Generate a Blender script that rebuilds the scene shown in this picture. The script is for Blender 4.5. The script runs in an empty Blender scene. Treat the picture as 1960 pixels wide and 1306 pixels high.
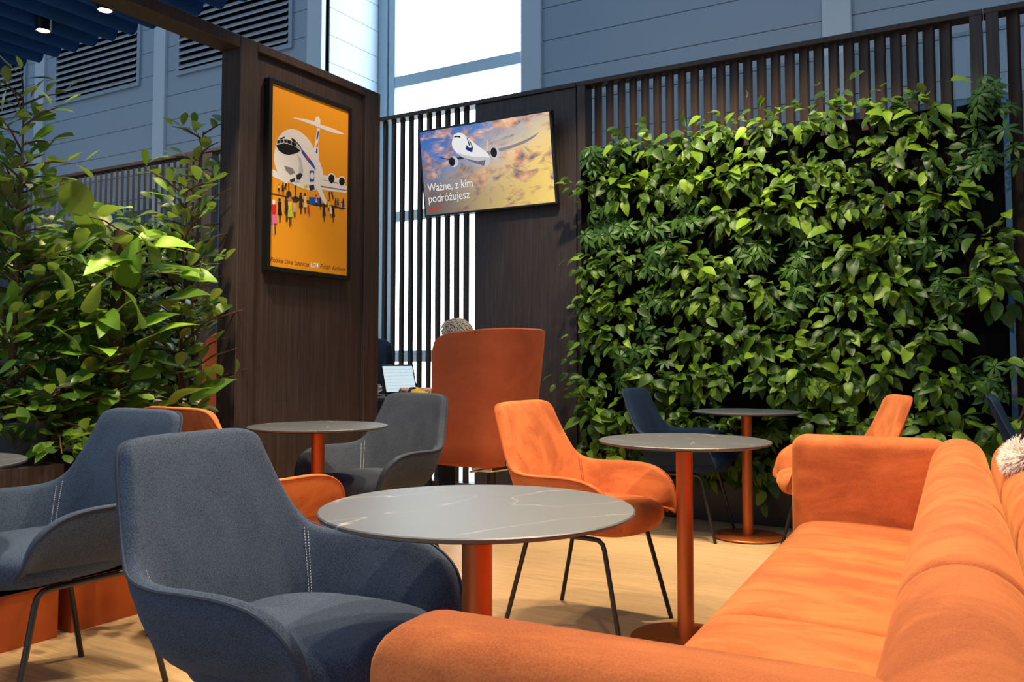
import bpy, bmesh, math, random
from mathutils import Vector, Matrix, Quaternion
R = math.radians
random.seed(7)
SC = bpy.context.scene
COL = SC.collection

# ------------------------------------------------------------------ camera, world, light, exposure
cam = bpy.data.cameras.new('camera')
cam.sensor_width = 36.0
cam.lens = 1650 * 36 / 1960
cam.shift_y = -48 / 1960
cam.clip_start = 0.05
cam_o = bpy.data.objects.new('camera', cam)
COL.objects.link(cam_o)
cam_o.location = (0, 0, 1.03)
cam_o.rotation_euler = (R(90) + math.atan(88 / 1650), 0, R(30.2))
SC.camera = cam_o

world = bpy.data.worlds.new('hall_ambient')
SC.world = world
world.use_nodes = True
bg = world.node_tree.nodes['Background']
bg.inputs[0].default_value = (0.54, 0.76, 1.0, 1)
bg.inputs[1].default_value = 0.72

SC.view_settings.view_transform = 'Standard'
SC.view_settings.look = 'None'
SC.view_settings.gamma = 1.0
SC.view_settings.use_curve_mapping = False
SC.view_settings.exposure = 0.0

WARM = (1.0, 0.75, 0.45)
def spot(x, y, z, tx, ty, tz, watt, cone=70, blend=0.5, col=WARM, size=0.05):
    l = bpy.data.lights.new('downlight_beam', 'SPOT')
    l.energy = watt; l.color = col; l.spot_size = R(cone); l.spot_blend = blend; l.shadow_soft_size = size
    o = bpy.data.objects.new('downlight_beam', l)
    COL.objects.link(o)
    o.location = (x, y, z)
    o.rotation_euler = (Vector((tx, ty, tz)) - Vector((x, y, z))).to_track_quat('-Z', 'Y').to_euler()
    return o
# ceiling spots over the seating (above the frame)
spot(-0.55, 2.1, 3.5, -0.5, 1.9, 0.0, 300, 80)
spot(-0.9, 3.9, 3.6, -1.0, 3.0, 0.0, 360, 80)
spot(-1.7, 3.9, 3.6, -1.2, 3.0, 0.0, 260, 75)
spot(-1.9, 2.6, 3.5, -1.7, 2.6, 0.0, 170, 85)
spot(-2.6, 1.9, 3.4, -2.6, 1.7, 0.0, 120, 80)
spot(-2.5, 3.4, 3.5, -2.7, 3.2, 0.3, 90, 80)
spot(0.0, 0.6, 3.4, -0.2, 1.0, 0.4, 130, 80)
# wall washers for the planted wall
spot(-2.1, 4.2, 3.6, -2.1, 5.6, 1.5, 220, 75, col=(1.0, 0.86, 0.6))
spot(-1.2, 4.2, 3.6, -1.3, 5.6, 1.4, 220, 75, col=(1.0, 0.86, 0.6))
spot(-0.5, 4.3, 3.6, -0.6, 5.6, 1.2, 60, 70, col=(1.0, 0.86, 0.6))
# planter spots
spot(-2.7, 2.1, 3.4, -3.4, 2.3, 1.1, 270, 70, col=(1.0, 0.86, 0.6))
spot(-4.3, 3.4, 3.4, -4.6, 3.8, 0.5, 150, 80)
# left side of the hall
spot(-7.2, 3.6, 3.9, -7.6, 5.7, 2.3, 260, 90)
# lobby lamps between the screen and the cladding
for lx in (-13.0, -10.0, -2.6, -0.6):
    spot(lx, 7.0, 3.1, lx, 9.0, 3.8, 26, 110, 0.9)

# ------------------------------------------------------------------ helpers
def tag(o, label=None, cat=None, group=None, kind=None):
    if label: o['label'] = label
    if cat: o['category'] = cat
    if group: o['group'] = group
    if kind: o['kind'] = kind
    return o

def thing(name, label, cat, loc=(0, 0, 0), rz=0, group=None):
    o = bpy.data.objects.new(name, None)
    COL.objects.link(o)
    o.location = loc; o.rotation_euler = (0, 0, rz); o.empty_display_size = 0.1
    return tag(o, label, cat, group)

def put(name, mesh, mat=None, parent=None, M=None):
    o = bpy.data.objects.new(name, mesh)
    COL.objects.link(o)
    if parent is not None: o.parent = parent
    if M is not None: o.matrix_basis = M
    if mat is not None:
        if len(mesh.materials) == 0: mesh.materials.append(None)
        o.material_slots[0].link = 'OBJECT'
        o.material_slots[0].material = mat
    return o

class MB:
    def __init__(s): s.v = []; s.f = []
    def add(s, vs, fs):
        n = len(s.v); s.v += [tuple(p) for p in vs]; s.f += [tuple(i + n for i in f) for f in fs]; return s
    def box(s, lo, hi):
        x0, y0, z0 = lo; x1, y1, z1 = hi
        return s.add([(x0,y0,z0),(x1,y0,z0),(x1,y1,z0),(x0,y1,z0),(x0,y0,z1),(x1,y0,z1),(x1,y1,z1),(x0,y1,z1)],
                     [(0,3,2,1),(4,5,6,7),(0,1,5,4),(1,2,6,5),(2,3,7,6),(3,0,4,7)])
    def rbox(s, lo, hi, r=0.01, seg=3):
        bm = bmesh.new()
        bmesh.ops.create_cube(bm, size=1)
        for v in bm.verts:
            v.co = Vector([(lo[i] + hi[i]) / 2 + v.co[i] * (hi[i] - lo[i]) for i in range(3)])
        bmesh.ops.bevel(bm, geom=bm.edges[:], offset=r, segments=seg, profile=0.5, affect='EDGES')
        bm.verts.index_update()
        s.add([v.co[:] for v in bm.verts], [[v.index for v in f.verts] for f in bm.faces])
        bm.free(); return s
    def tube(s, pts, r, n=8, cap=True):
        pts = [Vector(p) for p in pts]
        rs = r if isinstance(r, (list, tuple)) else [r] * len(pts)
        rings = []; up = None
        for i, p in enumerate(pts):
            t = (pts[min(i + 1, len(pts) - 1)] - pts[max(i - 1, 0)]).normalized()
            if up is None:
                up = Vector((0, 0, 1)) if abs(t.z) < 0.9 else Vector((1, 0, 0))
            a = (up - t * up.dot(t)).normalized(); b = t.cross(a); up = a
            rings.append([p + (a * math.cos(2 * math.pi * k / n) + b * math.sin(2 * math.pi * k / n)) * rs[i] for k in range(n)])
        vs = [q for ring in rings for q in ring]; fs = []
        for i in range(len(rings) - 1):
            for k in range(n):
                fs.append((i*n+k, i*n+(k+1)%n, (i+1)*n+(k+1)%n, (i+1)*n+k))
        if cap: fs += [tuple(range(n))[::-1], tuple((len(rings)-1)*n + k for k in range(n))]
        return s.add(vs, fs)
    def lathe(s, prof, n=32, c=(0, 0, 0)):
        vs = []; fs = []
        for (r, z) in prof:
            for k in range(n):
                a = 2 * math.pi * k / n
                vs.append((c[0] + r * math.cos(a), c[1] + r * math.sin(a), c[2] + z))
        for i in range(len(prof) - 1):
            for k in range(n):
                fs.append((i*n+k, i*n+(k+1)%n, (i+1)*n+(k+1)%n, (i+1)*n+k))
        fs += [tuple(range(n))[::-1], tuple((len(prof)-1)*n + k for k in range(n))]
        return s.add(vs, fs)
    def grid(s, rows, close=False):
        n = len(rows[0]); vs = [p for r in rows for p in r]; fs = []
        for i in range(len(rows) - 1):
            for k in range(n if close else n - 1):
                fs.append((i*n+k, i*n+(k+1)%n, (i+1)*n+(k+1)%n, (i+1)*n+k))
        return s.add(vs, fs)
    def mesh(s, name='m', smooth=False, ang=40, fix=False):
        m = bpy.data.meshes.new(name)
        m.from_pydata(s.v, [], s.f)
        if fix:
            bm = bmesh.new(); bm.from_mesh(m)
            bmesh.ops.recalc_face_normals(bm, faces=bm.faces[:]); bm.to_mesh(m); bm.free()
        if smooth:
            for p in m.polygons: p.use_smooth = True
            m.set_sharp_from_angle(angle=R(ang))
        m.update(); return m
    def build(s, name, mat, parent=None, smooth=False, ang=40, fix=False):
        return put(name, s.mesh(name, smooth, ang, fix), mat, parent)

def cr(pts, n):                                   # Catmull-Rom resample of tuples
    out = []; m = len(pts)
    for i in range(m - 1):
        p0, p1, p2, p3 = pts[max(i-1,0)], pts[i], pts[i+1], pts[min(i+2,m-1)]
        for k in range(n):
            t = k / n
            out.append(tuple(0.5*((2*b) + (-a+c)*t + (2*a-5*b+4*c-d)*t*t + (-a+3*b-3*c+d)*t**3) for a, b, c, d in zip(p0,p1,p2,p3)))
    out.append(tuple(pts[-1])); return out

# ------------------------------------------------------------------ materials
class NT:
    def __init__(s, name):
        s.m = bpy.data.materials.new(name); s.m.use_nodes = True
        s.t = s.m.node_tree; s.b = s.t.nodes['Principled BSDF']; s.out = s.t.nodes['Material Output']
    def n(s, typ, **kw):
        nd = s.t.nodes.new(typ)
        for k, v in kw.items():
            if k.startswith('i_'):
                key = k[2:]; key = int(key) if key.isdigit() else key
                nd.inputs[key].default_value = v
            else: setattr(nd, k, v)
        return nd
    def l(s, a, b): s.t.links.new(a, b)
    def coord(s, scale=(1, 1, 1), rot=(0, 0, 0)):
        tc = s.n('ShaderNodeTexCoord'); mp = s.n('ShaderNodeMapping')
        mp.inputs['Scale'].default_value = scale; mp.inputs['Rotation'].default_value = rot
        s.l(tc.outputs['Object'], mp.inputs[0]); return mp.outputs[0]
    def noise(s, vec, scale, detail=4, rough=0.5, dist=0.0):
        n = s.n('ShaderNodeTexNoise'); n.inputs['Scale'].default_value = scale; n.inputs['Detail'].default_value = detail
        n.inputs['Roughness'].default_value = rough; n.inputs['Distortion'].default_value = dist
        if vec is not None: s.l(vec, n.inputs['Vector'])
        return n.outputs[0]
    def ramp(s, fac, stops):
        r = s.n('ShaderNodeValToRGB'); e = r.color_ramp.elements
        while len(e) < len(stops): e.new(0.5)
        for el, (p, c) in zip(e, stops):
            el.position = p; el.color = c if len(c) == 4 else (*c, 1)
        s.l(fac, r.inputs[0]); return r.outputs[0]
    def mix(s, fac, a, b, mode='MIX'):
        m = s.n('ShaderNodeMix', data_type='RGBA', blend_type=mode)
        if isinstance(fac, float): m.inputs[0].default_value = fac
        else: s.l(fac, m.inputs[0])
        for idx, v in ((6, a), (7, b)):
            if isinstance(v, tuple): m.inputs[idx].default_value = v if len(v) == 4 else (*v, 1)
            else: s.l(v, m.inputs[idx])
        return m.outputs[2]
    def base(s, v):
        if isinstance(v, tuple): s.b.inputs['Base Color'].default_value = (*v, 1)
        else: s.l(v, s.b.inputs['Base Color'])
    def set(s, rough=0.5, metal=0.0, spec=0.5, **kw):
        s.b.inputs['Roughness'].default_value = rough; s.b.inputs['Metallic'].default_value = metal
        s.b.inputs['Specular IOR Level'].default_value = spec
        for k, v in kw.items(): s.b.inputs[k.replace('_', ' ')].default_value = v
        return s
    def bump(s, h, strength=0.3, dist=0.01):
        b = s.n('ShaderNodeBump'); b.inputs['Strength'].default_value = strength; b.inputs['Distance'].default_value = dist
        s.l(h, b.inputs['Height']); s.l(b.outputs[0], s.b.inputs['Normal'])

def plain(name, col, rough=0.5, metal=0.0, spec=0.5, var=0.06):
    t = NT(name); v = t.noise(t.coord(), 9.0, 3)
    t.base(t.mix(v, tuple(c * (1 - var) for c in col), tuple(min(1, c * (1 + var)) for c in col)))
    t.set(rough, metal, spec); return t.m

def velvet(name, c1, c2, nap, heather, sheen=0.5):
    t = NT(name); v = t.coord()
    big = t.ramp(t.noise(t.coord((1, 2.2, 2.2)), 3.4, 6, 0.60, 0.5), [(0.40, (0, 0, 0)), (0.60, (1, 1, 1))])
    body = t.mix(big, c1, c2)
    fine = t.ramp(t.noise(v, 420, 2, 0.7), [(0.35, (0, 0, 0)), (0.68, (1, 1, 1))])
    t.base(t.mix(t.mix(heather, (0, 0, 0), fine), body, nap))
    t.set(0.9, 0, 0.15)
    t.b.inputs['Sheen Weight'].default_value = sheen; t.b.inputs['Sheen Roughness'].default_value = 0.45
    t.b.inputs['Sheen Tint'].default_value = (*nap, 1)
    t.bump(t.noise(v, 300, 2), 0.18, 0.002); return t.m

M = {}
M['orange'] = velvet('orange_velvet', (0.36, 0.072, 0.021), (0.58, 0.150, 0.044), (0.88, 0.38, 0.14), 0.22)
M['rust'] = velvet('rust_upholstery', (0.36, 0.072, 0.026), (0.42, 0.092, 0.036), (0.62, 0.20, 0.09), 0.30)
M['blue'] = velvet('blue_velvet', (0.011, 0.022, 0.048), (0.019, 0.035, 0.070), (0.13, 0.175, 0.27), 0.48, 0.25)
M['blue_lit_grey'] = velvet('blue_velvet_lit_grey', (0.020, 0.026, 0.040), (0.030, 0.038, 0.056), (0.14, 0.17, 0.23), 0.42, 0.28)  # same blue velvet, its greyer look under the lighting mixed into the colour
M['navy'] = velvet('navy_velvet', (0.006, 0.014, 0.035), (0.010, 0.020, 0.045), (0.03, 0.06, 0.12), 0.25, 0.3)
M['blue_pipe'] = plain('blue_piping', (0.014, 0.027, 0.058), 0.85)
M['orange_pipe'] = plain('orange_piping', (0.42, 0.075, 0.014), 0.85)
M['thread'] = plain('pale_thread', (0.45, 0.47, 0.5), 0.8)
M['black_metal'] = plain('black_powder_coat', (0.012, 0.011, 0.011), 0.42)
M['dark'] = plain('dark_fabric', (0.0045, 0.0042, 0.0045), 0.95, 0, 0.08)
M['black'] = plain('black_plastic', (0.008, 0.008, 0.009), 0.35)
M['white_text'] = plain('white_print', (0.8, 0.8, 0.78), 0.6)
M['chrome'] = plain('chrome', (0.7, 0.7, 0.68), 0.18, 1.0)
M['copper'] = plain('copper_lacquer', (0.52, 0.13, 0.03), 0.36, 0.55)
M['plinth'] = plain('orange_lacquer', (0.45, 0.085, 0.012), 0.42)
M['frame_grey'] = plain('window_frame_grey', (0.30, 0.40, 0.48), 0.45)
M['felt_blue'] = plain('blue_felt', (0.016, 0.075, 0.30), 0.95, 0, 0.1, 0.25)
M['pot'] = plain('grey_pot', (0.075, 0.078, 0.085), 0.8)
M['soil'] = plain('soil', (0.02, 0.014, 0.01), 0.95)
M['bark'] = plain('bark', (0.10, 0.055, 0.03), 0.9, 0, 0.3, 0.4)
M['stem'] = plain('green_stem', (0.10, 0.16, 0.03), 0.6)
M['porcelain'] = plain('porcelain', (0.75, 0.73, 0.70), 0.2)

def wood(name, c1, c2, c3):
    t = NT(name)
    g = t.noise(t.coord((28, 28, 0.9)), 3.0, 6, 0.65, 0.4)
    f = t.noise(t.coord((160, 160, 2.0)), 2.0, 3, 0.6)
    col = t.ramp(g, [(0.30, c1), (0.52, c2), (0.74, c3)])
    t.base(t.mix(f, col, t.mix(0.45, col, (0.012, 0.008, 0.007))))
    t.set(0.48, 0, 0.4); t.bump(f, 0.12, 0.002); return t.m
M['wood'] = wood('dark_walnut', (0.030, 0.019, 0.017), (0.052, 0.034, 0.030), (0.082, 0.058, 0.052))
M['slatwood'] = wood('walnut_slat', (0.028, 0.017, 0.013), (0.050, 0.031, 0.023), (0.075, 0.048, 0.036))

def clad(name, col):
    t = NT(name); n = t.noise(t.coord(), 260, 2, 0.6); big = t.noise(t.coord(), 0.7, 3)
    c = t.mix(big, tuple(x * 0.93 for x in col), tuple(x * 1.06 for x in col))
    t.base(t.mix(n, t.mix(0.12, c, (0.02, 0.03, 0.05)), c)); t.set(0.5, 0, 0.35); return t.m
M['clad'] = clad('grey_cladding', (0.27, 0.335, 0.42))
M['column'] = clad('light_grey_column', (0.46, 0.53, 0.61))
M['teal'] = clad('teal_cladding', (0.035, 0.12, 0.20))
M['louvre'] = clad('louvre_grey', (0.34, 0.36, 0.40))

t = NT('oak_floor')
g = t.noise(t.coord((1.3, 34, 1)), 2.6, 6, 0.65, 0.5)
f = t.noise(t.coord((7, 210, 1)), 2.0, 3, 0.6)
c = t.ramp(g, [(0.28, (0.38, 0.235, 0.115)), (0.5, (0.54, 0.36, 0.185)), (0.72, (0.64, 0.455, 0.255))])
t.base(t.mix(f, t.mix(0.22, c, (0.2, 0.12, 0.06)), c)); t.set(0.42, 0, 0.4); t.bump(f, 0.08, 0.001)
M['floor'] = t.m

def stone(name, rot):
    t = NT(name); v = t.coord((1, 1, 1), (0, 0, rot))
    w = t.noise(v, 2.2, 4, 0.6, 0.4)
    n1 = t.noise(t.coord((0.8, 2.6, 1), (0, 0, rot)), 1.7, 3, 0.45, 0.3)
    line = t.ramp(n1, [(0.483, (0, 0, 0)), (0.4875, (1, 1, 1)), (0.492, (0, 0, 0))])
    vein = t.mix(1.0, line, t.ramp(t.noise(v, 4.0, 3), [(0.42, (0, 0, 0)), (0.60, (1, 1, 1))]), 'MULTIPLY')
    body = t.mix(w, (0.036, 0.043, 0.058), (0.060, 0.068, 0.084))
    t.base(t.mix(vein, body, (0.42, 0.36, 0.33))); t.set(0.45, 0, 1.0); return t.m
M['stone'] = stone('dark_marble_laminate', 0.5)
M['stone_edge'] = plain('dark_laminate_edge', (0.020, 0.016, 0.015), 0.5)

def emis(name, col, s):
    t = NT(name); t.base(tuple(c * 0.8 for c in col)); t.b.inputs['Emission Color'].default_value = (*col, 1)
    t.b.inputs['Emission Strength'].default_value = s; t.set(0.5); return t.m
M['daylight'] = emis('frosted_daylight_glass', (0.74, 0.90, 1.0), 7.5)
M['lamp'] = emis('lamp_glow', (1.0, 0.82, 0.55), 14.0)
t = NT('clear_glass'); t.base((0.9, 0.96, 1.0)); t.set(0.03, 0, 0.5)
tr = t.n('ShaderNodeBsdfTransparent'); tr.inputs[0].default_value = (0.86, 0.92, 0.96, 1)
gl = t.n('ShaderNodeBsdfGlossy'); gl.inputs['Roughness'].default_value = 0.04
lw = t.n('ShaderNodeLayerWeight'); pw5 = t.n('ShaderNodeMath', operation='POWER', i_1=5.0); sc5 = t.n('ShaderNodeMath', operation='MULTIPLY_ADD', i_1=0.9, i_2=0.04); mx = t.n('ShaderNodeMixShader')
t.l(lw.outputs['Facing'], pw5.inputs[0]); t.l(pw5.outputs[0], sc5.inputs[0]); t.l(sc5.outputs[0], mx.inputs[0]); t.l(tr.outputs[0], mx.inputs[1]); t.l(gl.outputs[0], mx.inputs[2]); t.l(mx.outputs[0], t.out.inputs[0])
M['glass'] = t.m

def leafmat(name, dark, mid, light, vari, amount, rough=0.40):
    t = NT(name)
    oi = t.n('ShaderNodeObjectInfo'); ge = t.n('ShaderNodeNewGeometry')
    ad = t.n('ShaderNodeMath', operation='ADD'); t.l(oi.outputs['Random'], ad.inputs[0]); t.l(ge.outputs['Random Per Island'], ad.inputs[1])
    fr = t.n('ShaderNodeMath', operation='FRACT'); t.l(ad.outputs[0], fr.inputs[0])
    col = t.ramp(fr.outputs[0], [(0.0, dark), (0.55, mid), (0.93, light), (1.0, tuple(c * 1.25 for c in light))])
    ns = t.ramp(t.noise(t.coord((1, 1, 1)), 55, 4, 0.7, 1.2), [(0.56, (0, 0, 0)), (0.70, (1, 1, 1))])
    col2 = t.mix(t.mix(amount, (0, 0, 0), ns), col, vari)
    back = t.mix(0.35, col2, (0.22, 0.20, 0.13))
    colf = t.mix(ge.outputs['Backfacing'], col2, back)
    t.base(colf); t.set(rough, 0, 0.35)
    tl = t.n('ShaderNodeBsdfTranslucent'); t.l(t.mix(0.5, colf, (0.30, 0.50, 0.03)), tl.inputs[0])
    mx = t.n('ShaderNodeMixShader'); mx.inputs[0].default_value = 0.26
    t.l(t.b.outputs[0], mx.inputs[1]); t.l(tl.outputs[0], mx.inputs[2]); t.l(mx.outputs[0], t.out.inputs[0]); return t.m
M['pothos'] = leafmat('pothos_leaf', (0.018, 0.046, 0.006), (0.062, 0.135, 0.010), (0.20, 0.32, 0.018), (0.40, 0.48, 0.08), 0.5)
M['umbrella'] = leafmat('umbrella_leaf', (0.022, 0.065, 0.012), (0.045, 0.115, 0.018), (0.085, 0.18, 0.025), (0.2, 0.25, 0.06), 0.15)
M['ficus'] = leafmat('ficus_leaf', (0.026, 0.070, 0.010), (0.062, 0.140, 0.013), (0.15, 0.26, 0.022), (0.3, 0.35, 0.08), 0.10, 0.36)
M['bigpothos'] = leafmat('large_pothos_leaf', (0.050, 0.13, 0.012), (0.11, 0.25, 0.020), (0.22, 0.40, 0.03), (0.50, 0.55, 0.10), 0.5)
M['skin'] = plain('skin', (0.55, 0.30, 0.21), 0.55)
M['yellow'] = plain('yellow_knit', (0.75, 0.45, 0.02), 0.9)
M['jeans'] = plain('dark_trousers', (0.012, 0.018, 0.035), 0.9)
M['beige'] = plain('beige_knit', (0.55, 0.40, 0.30), 0.9)
M['fur'] = plain('white_fur', (0.80, 0.76, 0.70), 0.95)
M['hair_grey'] = plain('grey_hair', (0.42, 0.36, 0.29), 0.6, 0, 0.4, 0.4)
M['hair_black'] = plain('black_hair', (0.012, 0.009, 0.008), 0.45)
M['hair_brown'] = plain('brown_hair', (0.05, 0.03, 0.02), 0.5)
M['shoe'] = plain('dark_shoe', (0.02, 0.02, 0.022), 0.6)

# ------------------------------------------------------------------ the setting: floor, cladding wall, window
tag(MB().box((-24, -3, -0.1), (6, 10.4, 0)).build('floor', M['floor']), 'light oak plank floor with fine straight grain', 'floor', kind='structure')

YW, YG, ZT = 9.0, 10.2, 9.2
wall = tag(MB().box((-24, YW + 0.04, 0), (-8.32, YW + 0.2, ZT)).box((-5.07, YW + 0.04, 0), (6, YW + 0.2, ZT)).build('wall_back', M['dark']),
           'tall grey panelled hall wall with pilaster strips and louvres', 'wall', kind='structure')
tag(MB().box((-24.2, -3, 0), (-24, YW + 0.2, ZT)).build('wall_left', M['clad']), 'plain grey hall wall far to the left', 'wall', kind='structure')
tag(MB().box((6, -3, 0), (6.2, YW + 0.2, ZT)).build('wall_right', M['clad']), 'plain grey hall wall to the right', 'wall', kind='structure')
pil = [-22.0, -18.55, -15.1, -11.8, -8.46, None, -4.95, -1.45, 2.05, 5.5]
rows = [(0.0, 1.85), (1.856, 3.486)] + [(3.492, 3.686)] + [(3.692 + 0.4 * i, 4.086 + 0.4 * i) for i in range(14)]
for a, b in zip(pil, pil[1:]):
    if a is None or b is None: continue
    for i, (z0, z1) in enumerate(rows):
        MB().rbox((a + 0.141, YW, z0), (b - 0.141, YW + 0.045, z1), 0.004, 1).build('panel', M['teal'] if i < 2 else M['clad'], wall)
for a in pil:
    if a is not None: MB().rbox((a - 0.14, YW - 0.05, 0), (a + 0.14, YW + 0.045, ZT), 0.008, 1).build('pilaster', M['column'], wall)
lm = MB()
lm.add([(-0.5, 0, 0), (0.5, 0, 0), (0.5, -0.062, -0.078), (-0.5, -0.062, -0.078), (-0.5, 0.0, 0.012), (0.5, 0.0, 0.012), (0.5, -0.062, -0.066), (-0.5, -0.062, -0.066)],
       [(0,3,2,1),(4,5,6,7),(0,1,5,4),(1,2,6,5),(2,3,7,6),(3,0,4,7)])
slat_mesh = lm.mesh('louvre_slat')
for x0, x1 in ((-17.9, -15.62), (-14.6, -12.38), (-11.33, -8.97)):
    v = MB().box((x0, YW - 0.005, 5.6), (x1, YW + 0.0, 8.6)).build('louvre_vent', M['dark'], wall)
    fr = MB()
    for lo, hi in (((x0 - 0.07, 5.57), (x1 + 0.07, 5.64)), ((x0 - 0.07, 8.56), (x1 + 0.07, 8.63)), ((x0 - 0.07, 5.64), (x0, 8.56)), ((x1, 5.64), (x1 + 0.07, 8.56))):
        fr.box((lo[0], YW - 0.04, lo[1]), (hi[0], YW, hi[1]))
    fr.build('vent_frame', M['clad'], v)
    for k in range(26):
        put('slat', slat_mesh, M['louvre'], v, Matrix.Translation(((x0 + x1) / 2, YW - 0.005, 5.735 + 0.11 * k)) @ Matrix.Diagonal((x1 - x0, 1, 1, 1)))
# window bay reveals
for nm, xs, lab in (('trim_1', (-8.46, -8.32), 'pale panelled reveal beside the tall bright window, left of the glazing'), ('trim_2', (-5.07, -4.93), 'panelled reveal on the right of the tall window')):
    w = tag(MB().box((xs[0], YW + 0.05, 0), (xs[1], YG + 0.2, ZT)).build(nm, M['dark']), lab, 'wall', kind='structure')
    for z0, z1 in rows:
        if nm == 'trim_1': MB().rbox((xs[1], YW + 0.1, z0), (xs[1] + 0.02, YG, z1), 0.004, 1).build('panel', M['column'], w)
        else: MB().rbox((xs[0] - 0.02, YW + 0.1, z0), (xs[0], YG, z1), 0.004, 1).build('panel', M['column'], w)
win = tag(thing('window_1', 'tall frosted window full of daylight with grey frame and transoms', 'window'), kind='structure')
def member(lo, hi, nm): return MB().rbox(lo, hi, 0.012, 2).build(nm, M['frame_grey'], win)
XL, XR = -8.3, -5.09
member((XL, YG - 0.02, 0), (XL + 0.17, YG + 0.12, ZT), 'mullion'); member((XL + 0.19, YG + 0.0, 0), (XL + 0.31, YG + 0.1, ZT), 'mullion')
member((XR - 0.2, YG - 0.02, 0), (XR, YG + 0.12, ZT), 'mullion')
trans = [(0.0, 0.12), (1.03, 1.2), (3.12, 3.28), (5.16, 5.34), (8.2, 8.36)]
for z0, z1 in trans: member((XL + 0.31, YG - 0.0, z0), (XR - 0.2, YG + 0.1, z1), 'transom')
for (a, b), (c, d) in zip(trans, trans[1:]):
    MB().box((XL + 0.315, YG + 0.05, b), (XR - 0.205, YG + 0.07, c)).build('pane', M['daylight'], win)

# ------------------------------------------------------------------ slatted timber screen along the back of the lounge
YS, ZS = 5.75, 3.11
sw, st, al = 0.069, 0.021, R(58)
dx, dy = -math.sin(al), math.cos(al)
nx, ny = dy, -dx
p = [(0, 0), (dx * sw, dy * sw), (dx * sw + nx * st, dy * sw + ny * st), (nx * st, ny * st)]
cxm, cym = sum(a for a, b in p) / 4, sum(b for a, b in p) / 4
p = [(a - cxm, b - cym) for a, b in p][::-1]
sm = MB(); sm.add([(a, b, 0.0) for a, b in p] + [(a, b, ZS - 0.035) for a, b in p], [(3,2,1,0), (4,5,6,7), (0,1,5,4), (1,2,6,5), (2,3,7,6), (3,0,4,7)])
fin_mesh = sm.mesh('screen_slat')
def screen(x0, x1, label, posts, panels=(), skip=()):
    t = thing('slat_screen', label, 'screen', (0, 0, 0), 0, 'dark timber slat screens')
    MB().rbox((x0, YS - 0.06, ZS - 0.035), (x1, YS + 0.06, ZS), 0.003, 1).build('top_rail', M['slatwood'], t)
    MB().box((x0, YS - 0.05, 0), (x1, YS + 0.05, 0.08)).build('bottom_rail', M['slatwood'], t)
    for a in posts: MB().rbox((a - 0.033, YS - 0.062, 0), (a + 0.033, YS + 0.062, ZS - 0.0352), 0.003, 1).build('post', M['slatwood'], t)
    for a, b in panels: MB().rbox((a, YS - 0.045, 0.0), (b, YS + 0.045, ZS - 0.0352), 0.003, 1).build('solid_panel', M['wood'], t)
    n = int((x1 - x0) / 0.092)
    for i in range(n):
        x = x0 + 0.06 + i * 0.092
        if any(abs(x - a) < 0.075 for a in posts) or any(a - 0.05 < x < b + 0.05 for a, b in panels): continue
        put('slat', fin_mesh, M['slatwood'], t, Matrix.Translation((x, YS, 0.0)))
    return t
screen(-0.105, 2.2, 'short dark slat screen at the far right beyond the planted wall', [-0.06])
screen(-2.76, -0.108, 'dark slat screen standing behind the large planted wall', [-2.72, -0.145])
screen(-4.75, -2.765, 'slat screen in front of the bright window with solid panel holding the television', [], [(-3.66, -2.77)])
screen(-6.95, -4.755, 'slat screen half hidden behind the tall ficus and poster wall', [-6.9], [(-6.84, -6.7)])
screen(-11.5, -6.955, 'long slat screen at the far left above the distant planted wall', [-6.99])
for x0, x1, lab in ((-2.7, 2.1, 'glass pane behind the slats above the planted wall'), (-11.4, -5.0, 'glass pane behind the slats at the far left')):
    tag(MB().box((x0, YS + 0.12, 0), (x1, YS + 0.13, 3.05)).build('glass_screen', M['glass']), lab, 'glass')

# ------------------------------------------------------------------ poster partition, beam, planter boxes
PX0, PX1, PY0, PY1, PZ = -3.28, -3.15, 2.84, 3.89, 2.59
pt = thing('poster_partition', 'dark walnut partition wall carrying the orange airline poster', 'partition')
MB().box((PX0 + 0.02, PY0 + 0.11, 0.2), (PX1 - 0.022, PY1 - 0.11, PZ - 0.04)).build('panel', M['wood'], pt)
MB().rbox((PX0, PY0, 0.2), (PX1, PY0 + 0.11, PZ), 0.003, 1).build('post', M['wood'], pt)
MB().rbox((PX0, PY1 - 0.13, 0.2), (PX1, PY1, PZ), 0.003, 1).build('post', M['wood'], pt)
MB().rbox((PX0, PY0 + 0.11, PZ - 0.045), (PX1, PY1 - 0.13, PZ), 0.003, 1).build('top_rail', M['wood'], pt)
MB().box((PX0 + 0.01, PY0 + 0.01, 0.0), (PX1 - 0.01, PY1 - 0.01, 0.2)).build('plinth', M['plinth'], pt)
MB().rbox((PX0, -0.6, PZ - 0.06), (PX1, PY0 - 0.002, PZ), 0.004, 1).build('beam', M['wood'], pt)

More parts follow.
